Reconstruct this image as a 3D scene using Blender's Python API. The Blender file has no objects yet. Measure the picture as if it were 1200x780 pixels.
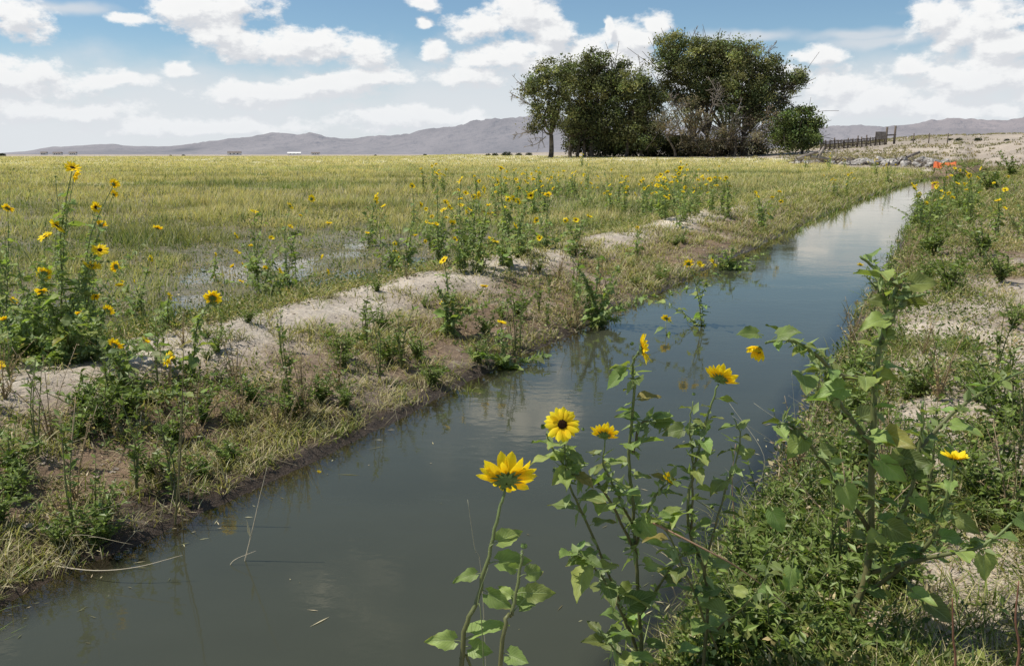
import bpy, math, random
import numpy as np
from mathutils import Vector, Matrix
rng = np.random.default_rng(7); random.seed(7)
R = math.radians
scn = bpy.context.scene
COL = scn.collection

# ------------------------------------------------------------------ camera
H = 1.55; FPX = 1000.0; HOR = 181.0
PITCH = math.atan((390-HOR)/FPX)
cam = bpy.data.cameras.new('camera'); camo = bpy.data.objects.new('camera', cam); COL.objects.link(camo)
cam.sensor_width = 36; cam.lens = 30; cam.clip_start = 0.05; cam.clip_end = 60000
camo.location = (0, 0, H); camo.rotation_euler = (math.pi/2-PITCH, 0, 0)
scn.camera = camo
cp, sp = math.cos(PITCH), math.sin(PITCH)
def ray(px, py):
    a, b = (px-600)/FPX, (390-py)/FPX
    return np.array([a, cp+b*sp, -sp+b*cp])          # forward component along world Y
def at(px, py, Y):                                   # point seen at a pixel, Y metres ahead
    d = ray(px, py); return np.array([0, 0, H])+d*(Y/d[1])
def on_z(px, py, z):
    d = ray(px, py); return np.array([0, 0, H])+d*((z-H)/d[2])
TH = math.atan((1115-600)/(FPX/cp))
DV = np.array([math.sin(TH), math.cos(TH)]); DU = np.array([math.cos(TH), -math.sin(TH)])
def bend(v): return .0008*np.clip(np.asarray(v, float)-18, 0, 60)**2
def uv(x, y): v = x*DV[0]+y*DV[1]; return x*DU[0]+y*DU[1]-bend(v), v
def xy(u, v): u = u+bend(v); return u*DU[0]+v*DV[0], u*DU[1]+v*DV[1]
uR = uv(*on_z(1115-.54*300, 481, 0)[:2])[0]
uL = uv(*on_z(1115-2.13*300, 481, 0)[:2])[0]
uK = uv(*on_z(1115-4.15*150, 331, .30)[:2])[0]
TR = uL-uK
VEND = 64.0
print('ditch', uR, uL, uK, TR)

# ------------------------------------------------------------------ numpy noise
_perm = np.random.default_rng(3).random((256, 256))
def vnoise(x, y):
    x = np.asarray(x, float); y = np.asarray(y, float)
    xi = np.floor(x).astype(int); yi = np.floor(y).astype(int); fx = x-xi; fy = y-yi
    fx = fx*fx*(3-2*fx); fy = fy*fy*(3-2*fy)
    a = _perm[xi & 255, yi & 255]; b = _perm[(xi+1) & 255, yi & 255]
    c = _perm[xi & 255, (yi+1) & 255]; d = _perm[(xi+1) & 255, (yi+1) & 255]
    return (a*(1-fx)+b*fx)*(1-fy)+(c*(1-fx)+d*fx)*fy
def fbm(x, y, o=4):
    s = 0; a = 1; n = 0
    for k in range(o):
        s = s+a*vnoise(x*2**k+17.3*k, y*2**k-9.1*k); n += a; a *= .5
    return s/n
def sst(x, a, b):
    t = np.clip((np.asarray(x, float)-a)/(b-a), 0, 1); return t*t*(3-2*t)

HILLX = [-2000, 0, 480, 560, 640, 900, 1000, 1080, 1200, 1500, 4000]
HILLY = [184, 184, 183.5, 180, 178.5, 176, 169.5, 163.5, 162, 160, 165]
def terrain(x, y):
    x = np.asarray(x, float); y = np.asarray(y, float)
    u, v = uv(x, y); D = np.sqrt(x*x+y*y)+1e-6
    w = (fbm(v*.5+3, u*.5, 3)-.5)
    nf = sst(D, 200, 40)
    wob = w*.22*sst(D, 1, 4)
    t = uL-u+wob; s = u-uR+wob*.8
    z_l = .03*sst(t, -.05, .06)+.12*sst(t, .04, TR*.5)+(.16+.12*(fbm(v*.35, 5., 3)-.4))*sst(t, TR*.35, TR)*sst(v, 60, 20)
    z_l = z_l-(z_l-.02)*sst(t, TR+.15, TR+1.5)
    fieldm = sst(t, TR+.6, TR+1.8)
    z_l = z_l+fieldm*(sst(D,40,20)*(fbm(x*1.5, y*1.5+5, 3)-.52)*.11+(fbm(x*.33+9, y*.33, 4)-.465-.03*sst(D,24,12))*.11+.0)
    z_r = .07*sst(s, -.04, .08)+.11*sst(s, .08, .7)+.10*(fbm(x*.6, y*.6+4, 3)-.4)*sst(s, .3, 1.)
    z_r = z_r+.55*sst(s, 3.0, 6.5)*sst(v, 8, 22)*(.4+fbm(v*.2, 2., 2))
    bed = -.34*sst(np.minimum(-t, -s), 0, .5)
    z = np.where(t > -.05, z_l, np.where(s > -.05, z_r, bed))
    z = np.where((t <= -.05) & (s <= -.05), bed, z)
    # rough ground
    rough = (fbm(x*3, y*3, 4)-.5)*.06+(fbm(x*14, y*14, 3)-.5)*.022
    rough = rough*np.where((t > 0) | (s > 0), 1, .4)*nf*(1-.65*fieldm)
    z = z+rough
    # end of the ditch
    z = z+(0.5-np.minimum(z, .0))*sst(v, VEND-1, VEND+8)*np.where((t < -.0) & (s < -.0), 1, .0)+.35*sst(v, VEND-1, VEND+8)*np.where((t < 0) & (s < 0), 0, 1)*0
    # general rise
    base = np.clip(D-17, 0, 140)*.0048
    z = z+base*np.where((t < -.05) & (s < -.05), sst(v, VEND-1, VEND+7), sst(np.maximum(t, s), .0, 5))
    px = 600+FPX/cp*np.tan(np.clip(np.arctan2(x, y), -1.2, 1.2))
    px = np.where(y < 0, 4000*np.sign(x), px)
    top = np.interp(px, HILLX, HILLY)
    zt = H+(HOR-top)/1021*255+(fbm(x*.02, y*.02, 3)-.5)*1.6*sst(px, 860, 1000)
    k = sst(D, 95, 255)
    k2 = sst(px, 850, 960)
    k = k*(1-k2)+k2*sst(D, 78, 250)
    z = z*(1-k)+np.maximum(zt, .3)*k
    z = z-np.clip(D-400, 0, 30000)*.0018*0
    return z
def hit(px, py):
    d = ray(px, py); o = np.array([0, 0, H])
    ts = np.exp(np.linspace(math.log(.8), math.log(400), 3000))
    P = o+d*ts[:, None]; hz = np.maximum(terrain(P[:, 0], P[:, 1]), -.02)
    k = np.argmax(P[:, 2] < hz)
    return P[k] if P[k, 2] < hz[k] else P[-1]
def ground(x, y): return float(terrain(np.array([x]), np.array([y]))[0])

# ------------------------------------------------------------------ materials
def nodes(name):
    m = bpy.data.materials.new(name); m.use_nodes = True; nt = m.node_tree; nt.nodes.clear()
    out = nt.nodes.new('ShaderNodeOutputMaterial'); return m, nt, out
def N(nt, t, **kw):
    n = nt.nodes.new(t)
    for k, v in kw.items():
        if k.startswith('i_'): n.inputs[k[2:].replace('_', ' ')].default_value = v
        else: setattr(n, k, v)
    return n
def L(nt, a, b): nt.links.new(a, b)
def foliage_mat(name, trans=.35, gloss=.08, vein=False, noise=60., rough=.45, tmul=(1.25, 1.35, .55)):
    m, nt, out = nodes(name)
    at_ = N(nt, 'ShaderNodeAttribute', attribute_name='Col')
    tc = N(nt, 'ShaderNodeTexCoord'); nz = N(nt, 'ShaderNodeTexNoise'); nz.inputs['Scale'].default_value = noise
    nz.inputs['Detail'].default_value = 2
    L(nt, tc.outputs['Object'], nz.inputs['Vector'])
    mr = N(nt, 'ShaderNodeMapRange'); mr.inputs['To Min'].default_value = .72; mr.inputs['To Max'].default_value = 1.28
    L(nt, nz.outputs['Fac'], mr.inputs['Value'])
    mu = N(nt, 'ShaderNodeVectorMath', operation='SCALE'); L(nt, at_.outputs['Color'], mu.inputs[0]); L(nt, mr.outputs[0], mu.inputs['Scale'])
    col = mu.outputs[0]; bump = None
    if vein:
        uvn = N(nt, 'ShaderNodeAttribute', attribute_name='LeafUV')
        sx = N(nt, 'ShaderNodeSeparateXYZ'); L(nt, uvn.outputs['Vector'], sx.inputs[0])
        ab = N(nt, 'ShaderNodeMath', operation='ABSOLUTE'); L(nt, sx.outputs[0], ab.inputs[0])
        m1 = N(nt, 'ShaderNodeMath', operation='MULTIPLY_ADD'); L(nt, ab.outputs[0], m1.inputs[0]); m1.inputs[1].default_value = -.45; L(nt, sx.outputs[1], m1.inputs[2])
        m2 = N(nt, 'ShaderNodeMath', operation='MULTIPLY'); L(nt, m1.outputs[0], m2.inputs[0]); m2.inputs[1].default_value = 7.5
        pp = N(nt, 'ShaderNodeMath', operation='PINGPONG'); L(nt, m2.outputs[0], pp.inputs[0]); pp.inputs[1].default_value = .5
        v1 = N(nt, 'ShaderNodeMapRange'); L(nt, pp.outputs[0], v1.inputs['Value']); v1.inputs['From Min'].default_value = .0; v1.inputs['From Max'].default_value = .1; v1.inputs['To Min'].default_value = 1; v1.inputs['To Max'].default_value = 0
        v2 = N(nt, 'ShaderNodeMapRange'); L(nt, ab.outputs[0], v2.inputs['Value']); v2.inputs['From Min'].default_value = .02; v2.inputs['From Max'].default_value = .08; v2.inputs['To Min'].default_value = 1; v2.inputs['To Max'].default_value = 0
        mx = N(nt, 'ShaderNodeMath', operation='MAXIMUM'); L(nt, v1.outputs[0], mx.inputs[0]); L(nt, v2.outputs[0], mx.inputs[1])
        f = N(nt, 'ShaderNodeMath', operation='MULTIPLY'); L(nt, mx.outputs[0], f.inputs[0]); f.inputs[1].default_value = .5
        mi = N(nt, 'ShaderNodeMix', data_type='RGBA'); L(nt, f.outputs[0], mi.inputs['Factor']); L(nt, col, mi.inputs['A']); mi.inputs['B'].default_value = (.42, .5, .24, 1)
        col = mi.outputs['Result']
        sb = N(nt, 'ShaderNodeMath', operation='MULTIPLY_ADD'); L(nt, mx.outputs[0], sb.inputs[0]); sb.inputs[1].default_value = -.8; L(nt, nz.outputs['Fac'], sb.inputs[2])
        bp = N(nt, 'ShaderNodeBump'); bp.inputs['Strength'].default_value = .6; bp.inputs['Distance'].default_value = .002; L(nt, sb.outputs[0], bp.inputs['Height']); bump = bp
    pr = N(nt, 'ShaderNodeBsdfPrincipled'); L(nt, col, pr.inputs['Base Color']); pr.inputs['Roughness'].default_value = rough
    pr.inputs['Specular IOR Level'].default_value = gloss*4
    tr = N(nt, 'ShaderNodeBsdfTranslucent')
    tm = N(nt, 'ShaderNodeVectorMath', operation='MULTIPLY'); L(nt, col, tm.inputs[0]); tm.inputs[1].default_value = tmul
    L(nt, tm.outputs[0], tr.inputs['Color'])
    if bump: L(nt, bump.outputs[0], pr.inputs['Normal'])
    ms = N(nt, 'ShaderNodeMixShader'); ms.inputs[0].default_value = trans
    L(nt, pr.outputs[0], ms.inputs[1]); L(nt, tr.outputs[0], ms.inputs[2]); L(nt, ms.outputs[0], out.inputs['Surface'])
    return m
M = {}
M['grass'] = foliage_mat('grass_blades', .35, .05, noise=3.)
M['leaf'] = foliage_mat('sunflower_leaf', .38, .10, vein=True, noise=45., rough=.5)
M['weed'] = foliage_mat('weed_leaf', .28, .08, noise=30.)
M['tree'] = foliage_mat('tree_leaf', .22, .05, noise=.6)
M['petal'] = foliage_mat('petal', .45, .02, noise=120., rough=.6, tmul=(1.1, .95, .4))
M['stem'] = foliage_mat('stem', .04, .08, noise=90.)
def simple(name, c1, c2, scale, rough=.9, bump=.5, bdist=.02, detail=6, obj=True):
    m, nt, out = nodes(name)
    tc = N(nt, 'ShaderNodeTexCoord'); nz = N(nt, 'ShaderNodeTexNoise'); nz.inputs['Scale'].default_value = scale; nz.inputs['Detail'].default_value = detail
    L(nt, tc.outputs['Object'], nz.inputs['Vector'])
    cr = N(nt, 'ShaderNodeValToRGB'); cr.color_ramp.elements[0].position = .35; cr.color_ramp.elements[1].position = .65
    cr.color_ramp.elements[0].color = (*c1, 1); cr.color_ramp.elements[1].color = (*c2, 1); L(nt, nz.outputs['Fac'], cr.inputs[0])
    pr = N(nt, 'ShaderNodeBsdfPrincipled'); pr.inputs['Roughness'].default_value = rough; L(nt, cr.outputs[0], pr.inputs['Base Color'])
    pr.inputs['Specular IOR Level'].default_value = .25
    bp = N(nt, 'ShaderNodeBump'); bp.inputs['Strength'].default_value = bump; bp.inputs['Distance'].default_value = bdist
    L(nt, nz.outputs['Fac'], bp.inputs['Height']); L(nt, bp.outputs[0], pr.inputs['Normal']); L(nt, pr.outputs[0], out.inputs['Surface'])
    return m
M['disc'] = simple('disc_florets', (.02, .009, .004), (.09, .035, .01), 260, .9, .8, .003)
M['bark'] = simple('bark', (.05, .04, .032), (.17, .14, .115), 2.2, .95, .8, .1)
M['deadwood'] = simple('dead_wood', (.16, .13, .11), (.34, .30, .26), 3, .95, .6, .05)
M['postwood'] = simple('post_wood', (.07, .055, .045), (.17, .14, .11), 6, .95, .6, .03)
M['concrete'] = simple('broken_concrete', (.22, .2, .18), (.5, .47, .43), 1.6, .95, .8, .08)
M['rock'] = simple('clod', (.26, .21, .165), (.46, .39, .32), 14, .95, .8, .02)
M['white'] = simple('white_paint', (.68, .67, .64), (.8, .79, .77), .4, .7, .1, .02)
M['roof'] = simple('grey_roof', (.12, .1, .09), (.2, .17, .15), .5, .8, .3, .02)
M['glass'] = simple('dark_glass', (.02, .025, .03), (.04, .05, .06), 1, .2, .0, .02)
M['orange'] = simple('orange_plastic', (.62, .13, .04), (.85, .24, .09), 1.3, .6, .4, .1)
M['straw'] = foliage_mat('straw', .15, .05, noise=40.)

# ground
def ground_mat():
    m, nt, out = nodes('ground')
    at_ = N(nt, 'ShaderNodeAttribute', attribute_name='Col'); ge = N(nt, 'ShaderNodeNewGeometry')
    def nz(s, d=6, r=.6):
        n = N(nt, 'ShaderNodeTexNoise'); n.inputs['Scale'].default_value = s; n.inputs['Detail'].default_value = d; n.inputs['Roughness'].default_value = r
        L(nt, ge.outputs['Position'], n.inputs['Vector']); return n
    a = nz(2.2); b = nz(28, 8, .7); c = nz(160, 4, .6); e = nz(.35, 4)
    def mr(n, lo, hi, f0=.3, f1=.7):
        k = N(nt, 'ShaderNodeMapRange'); L(nt, n.outputs['Fac'], k.inputs['Value']); k.inputs['From Min'].default_value = f0; k.inputs['From Max'].default_value = f1
        k.inputs['To Min'].default_value = lo; k.inputs['To Max'].default_value = hi; return k.outputs[0]
    col = at_.outputs['Color']
    for n, lo, hi in ((a, .78, 1.2), (b, .66, 1.28), (c, .8, 1.18), (e, .9, 1.1)):
        v = N(nt, 'ShaderNodeVectorMath', operation='SCALE'); L(nt, col, v.inputs[0]); L(nt, mr(n, lo, hi), v.inputs['Scale']); col = v.outputs[0]
    vo = N(nt, 'ShaderNodeTexVoronoi', feature='DISTANCE_TO_EDGE'); vo.inputs['Scale'].default_value = 9; L(nt, ge.outputs['Position'], vo.inputs['Vector'])
    ad = N(nt, 'ShaderNodeMath', operation='MULTIPLY_ADD'); L(nt, c.outputs['Fac'], ad.inputs[0]); ad.inputs[1].default_value = .35; L(nt, b.outputs['Fac'], ad.inputs[2])
    bp = N(nt, 'ShaderNodeBump'); bp.inputs['Strength'].default_value = .9; bp.inputs['Distance'].default_value = .03; L(nt, ad.outputs[0], bp.inputs['Height'])
    pr = N(nt, 'ShaderNodeBsdfPrincipled'); L(nt, col, pr.inputs['Base Color']); L(nt, bp.outputs[0], pr.inputs['Normal'])
    ro = N(nt, 'ShaderNodeMapRange'); L(nt, at_.outputs['Alpha'], ro.inputs['Value']); ro.inputs['To Min'].default_value = .95; ro.inputs['To Max'].default_value = .35
    L(nt, ro.outputs[0], pr.inputs['Roughness']); pr.inputs['Specular IOR Level'].default_value = .3
    L(nt, pr.outputs[0], out.inputs['Surface']); return m
M['ground'] = ground_mat()

def water_mat(name, body, clear, bumpd=.0035):
    m, nt, out = nodes(name)
    ge = N(nt, 'ShaderNodeNewGeometry'); at_ = N(nt, 'ShaderNodeAttribute', attribute_name='Shallow')
    mp = N(nt, 'ShaderNodeMapping'); mp.inputs['Rotation'].default_value = (0, 0, -TH*0+.5); mp.inputs['Scale'].default_value = (1, 1.6, 1)
    L(nt, ge.outputs['Position'], mp.inputs['Vector'])
    n1 = N(nt, 'ShaderNodeTexNoise'); n1.inputs['Scale'].default_value = 9; n1.inputs['Detail'].default_value = 3; L(nt, mp.outputs[0], n1.inputs['Vector'])
    n2 = N(nt, 'ShaderNodeTexNoise'); n2.inputs['Scale'].default_value = 1.1; n2.inputs['Detail'].default_value = 3; L(nt, mp.outputs[0], n2.inputs['Vector'])
    # ripples come in patches
    pm = N(nt, 'ShaderNodeMapRange'); L(nt, n2.outputs['Fac'], pm.inputs['Value']); pm.inputs['From Min'].default_value = .4; pm.inputs['From Max'].default_value = .65; pm.inputs['To Min'].default_value = .25; pm.inputs['To Max'].default_value = 1
    mu = N(nt, 'ShaderNodeMath', operation='MULTIPLY'); L(nt, n1.outputs['Fac'], mu.inputs[0]); L(nt, pm.outputs[0], mu.inputs[1])
    bp = N(nt, 'ShaderNodeBump'); bp.inputs['Strength'].default_value = 1.; bp.inputs['Distance'].default_value = bumpd; L(nt, mu.outputs[0], bp.inputs['Height'])
    fr = N(nt, 'ShaderNodeFresnel'); fr.inputs['IOR'].default_value = 1.4; L(nt, bp.outputs[0], fr.inputs['Normal'])
    gl = N(nt, 'ShaderNodeBsdfGlossy'); gl.inputs['Roughness'].default_value = .035; gl.inputs['Color'].default_value = (1, .96, .88, 1); L(nt, bp.outputs[0], gl.inputs['Normal'])
    df = N(nt, 'ShaderNodeBsdfDiffuse')
    cr = N(nt, 'ShaderNodeMix', data_type='RGBA'); L(nt, n2.outputs['Fac'], cr.inputs['Factor']); cr.inputs['A'].default_value = (body[0]*.8, body[1]*.8, body[2]*.8, 1); cr.inputs['B'].default_value = (body[0]*1.2, body[1]*1.2, body[2]*1.2, 1)
    L(nt, cr.outputs['Result'], df.inputs['Color'])
    tp = N(nt, 'ShaderNodeBsdfTransparent'); tp.inputs['Color'].default_value = (.8, .78, .68, 1)
    ms = N(nt, 'ShaderNodeMixShader')
    sc = N(nt, 'ShaderNodeMath', operation='MULTIPLY'); L(nt, at_.outputs['Fac'], sc.inputs[0]); sc.inputs[1].default_value = clear
    L(nt, sc.outputs[0], ms.inputs[0]); L(nt, df.outputs[0], ms.inputs[1]); L(nt, tp.outputs[0], ms.inputs[2])
    m2 = N(nt, 'ShaderNodeMixShader'); L(nt, fr.outputs[0], m2.inputs[0]); L(nt, ms.outputs[0], m2.inputs[1]); L(nt, gl.outputs[0], m2.inputs[2])
    L(nt, m2.outputs[0], out.inputs['Surface']); return m
M['water'] = water_mat('ditch_water', (.049, .052, .034), .9, .0013)
M['puddle'] = water_mat('field_water', (.075, .075, .06), .6, .002)

# ------------------------------------------------------------------ mesh building
class MB:
    def __init__(s): s.V = []; s.C = []; s.U = []; s.F = []; s.T = []; s.n = 0
    def add(s, V, F, C, U=None):
        """V (n,3); F list of (k,m) int arrays (faces of m corners); C (3,) or (n,3)"""
        V = np.asarray(V, float).reshape(-1, 3); n = len(V)
        C = np.asarray(C, float); C = np.broadcast_to(C, (n, 3)) if C.ndim == 1 else C
        s.V.append(V); s.C.append(C); s.U.append(np.zeros((n, 3)) if U is None else U)
        for f in F:
            f = np.asarray(f); s.F.append((f+s.n).ravel()); s.T.append(np.full(len(f), f.shape[1]))
        s.n += n
    def mesh(s, name, mat, smooth=True, uv=False, alpha=None):
        me = bpy.data.meshes.new(name)
        V = np.concatenate(s.V); Fl = np.concatenate(s.F).astype(np.int32); T = np.concatenate(s.T).astype(np.int32)
        me.vertices.add(len(V)); me.vertices.foreach_set('co', V.astype(np.float32).ravel())
        me.loops.add(len(Fl)); me.loops.foreach_set('vertex_index', Fl)
        me.polygons.add(len(T)); st = np.concatenate([[0], np.cumsum(T)[:-1]]).astype(np.int32)
        me.polygons.foreach_set('loop_start', st); me.polygons.foreach_set('loop_total', T)
        me.polygons.foreach_set('use_smooth', np.full(len(T), smooth))
        me.update(calc_edges=True)
        C = np.concatenate(s.C); a = me.attributes.new('Col', 'FLOAT_COLOR', 'POINT')
        al = np.ones(len(C)) if alpha is None else alpha
        a.data.foreach_set('color', np.column_stack([C, al]).astype(np.float32).ravel())
        if uv:
            b = me.attributes.new('LeafUV', 'FLOAT_VECTOR', 'POINT'); b.data.foreach_set('vector', np.concatenate(s.U).astype(np.float32).ravel())
        me.materials.append(mat); return me
def ob(name, me, parent=None, loc=None):
    o = bpy.data.objects.new(name, me); COL.objects.link(o)
    if parent: o.parent = parent
    if loc is not None: o.location = loc
    return o
def tag(o, label=None, cat=None, group=None, kind=None):
    if label: o['label'] = label
    if cat: o['category'] = cat
    if group: o['group'] = group
    if kind: o['kind'] = kind
    return o
def empty(name, loc, label, cat, group=None, rz=0, sc=1):
    o = bpy.data.objects.new(name, None); COL.objects.link(o); o.empty_display_size = .1
    o.location = loc; o.rotation_euler = (0, 0, rz); o.scale = (sc,)*3
    return tag(o, label, cat, group)
def copy_tree(o, kids, parent=None):
    c = o.copy(); COL.objects.link(c); c.parent = parent
    for ch in kids.get(o.name, []): copy_tree(ch, kids, c)
    return c
def kidmap():
    k = {}
    for o in bpy.data.objects:
        if o.parent: k.setdefault(o.parent.name, []).append(o)
    return k
def unit(v): v = np.asarray(v, float); return v/(np.linalg.norm(v)+1e-9)
def frame(d, up):
    y = unit(d); x = np.cross(y, unit(up))
    if np.linalg.norm(x) < 1e-3: x = np.cross(y, [1, 0, .1])
    x = unit(x); z = np.cross(x, y); return np.column_stack([x, y, z])
def spline(P, n=6):
    P = np.asarray(P, float)
    if len(P) == 2: return np.array([P[0]*(1-t)+P[1]*t for t in np.linspace(0, 1, n+1)])
    Q = np.vstack([2*P[0]-P[1], P, 2*P[-1]-P[-2]]); out = []
    for i in range(1, len(Q)-2):
        a, b, c, d = Q[i-1:i+3]
        for t in np.linspace(0, 1, n, endpoint=False):
            out.append(.5*((2*b)+(c-a)*t+(2*a-5*b+4*c-d)*t*t+(3*b-a-3*c+d)*t**3))
    out.append(P[-1]); return np.array(out)
def tube(mb, P, r0, r1, col, sides=6, cap=True, col2=None):
    P = np.asarray(P, float); n = len(P); T = np.gradient(P, axis=0)
    ref = np.array([.3, .2, 1.]) if abs(unit(T.mean(0))[2]) < .8 else np.array([1., .15, .1])
    rr = np.linspace(r0, r1, n); V = np.zeros((n, sides, 3)); a = np.arange(sides)/sides*2*math.pi
    for i in range(n):
        t = unit(T[i]); x = unit(np.cross(t, ref)); y = np.cross(t, x)
        V[i] = P[i]+rr[i]*(np.cos(a)[:, None]*x+np.sin(a)[:, None]*y)
    i = np.arange(n-1)[:, None]*sides; j = np.arange(sides)[None]; j2 = (j+1) % sides
    F = np.stack([i+j, i+j2, i+sides+j2, i+sides+j], -1).reshape(-1, 4)
    C = np.asarray(col, float)
    if col2 is not None: C = (C[None]*(1-np.linspace(0, 1, n)[:, None])+np.asarray(col2)[None]*np.linspace(0, 1, n)[:, None]).repeat(sides, 0)
    Fs = [F]
    if cap: Fs.append(np.array([[(n-1)*sides+k for k in range(sides)]]))
    mb.add(V.reshape(-1, 3), Fs, C)

def blades(mb, P, h, w, az, lean, curve, c0, c1, seg=2, wtip=.12):
    n = len(P); f = np.column_stack([np.cos(az), np.sin(az), np.zeros(n)]); ta = az+math.pi/2+rng.uniform(-.9, .9, n)
    sd = np.column_stack([np.cos(ta), np.sin(ta), np.zeros(n)])
    K = 2*seg+1; V = np.zeros((n, K, 3)); C = np.zeros((n, K, 3))
    for k in range(seg+1):
        t = k/seg; ctr = P+f*(h*(lean*t+curve*t*t))[:, None]; ctr = ctr.copy(); ctr[:, 2] += h*t*(1-.45*np.minimum(curve, 1.2)*t)
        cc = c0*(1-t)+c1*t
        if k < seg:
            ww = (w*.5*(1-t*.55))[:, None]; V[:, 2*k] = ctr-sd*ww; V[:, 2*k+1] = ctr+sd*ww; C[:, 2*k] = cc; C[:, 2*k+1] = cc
        else: V[:, K-1] = ctr; C[:, K-1] = cc
    b = (np.arange(n)*K)[:, None]; F4 = []
    for k in range(seg-1): F4.append(b+np.array([[2*k, 2*k+1, 2*k+3, 2*k+2]]))
    F3 = b+np.array([[2*seg-2, 2*seg-1, 2*seg]])
    mb.add(V.reshape(-1, 3), ([np.concatenate(F4)] if F4 else [])+[F3], C.reshape(-1, 3))
def cards(mb, P, d, nrm, ln, wd, col, fold=.25):
    """folded diamond leaves"""
    n = len(P); d = d/np.linalg.norm(d, axis=1, keepdims=True); s = np.cross(d, nrm); s /= (np.linalg.norm(s, axis=1, keepdims=True)+1e-9); z = np.cross(s, d)
    V = np.zeros((n, 4, 3)); V[:, 0] = P; V[:, 2] = P+d*ln[:, None]
    m = P+d*(ln*.42)[:, None]+z*(wd*fold)[:, None]
    V[:, 1] = m-s*(wd*.5)[:, None]; V[:, 3] = m+s*(wd*.5)[:, None]
    b = (np.arange(n)*4)[:, None]; F = np.concatenate([b+np.array([[0, 1, 2]]), b+np.array([[0, 2, 3]])])
    mb.add(V.reshape(-1, 3), [F], np.repeat(col, 4, axis=0))
def rdir(n, zmin=-1, zmax=1):
    z = rng.uniform(zmin, zmax, n); a = rng.uniform(0, 2*math.pi, n); r = np.sqrt(1-z*z); return np.column_stack([r*np.cos(a), r*np.sin(a), z])

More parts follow.
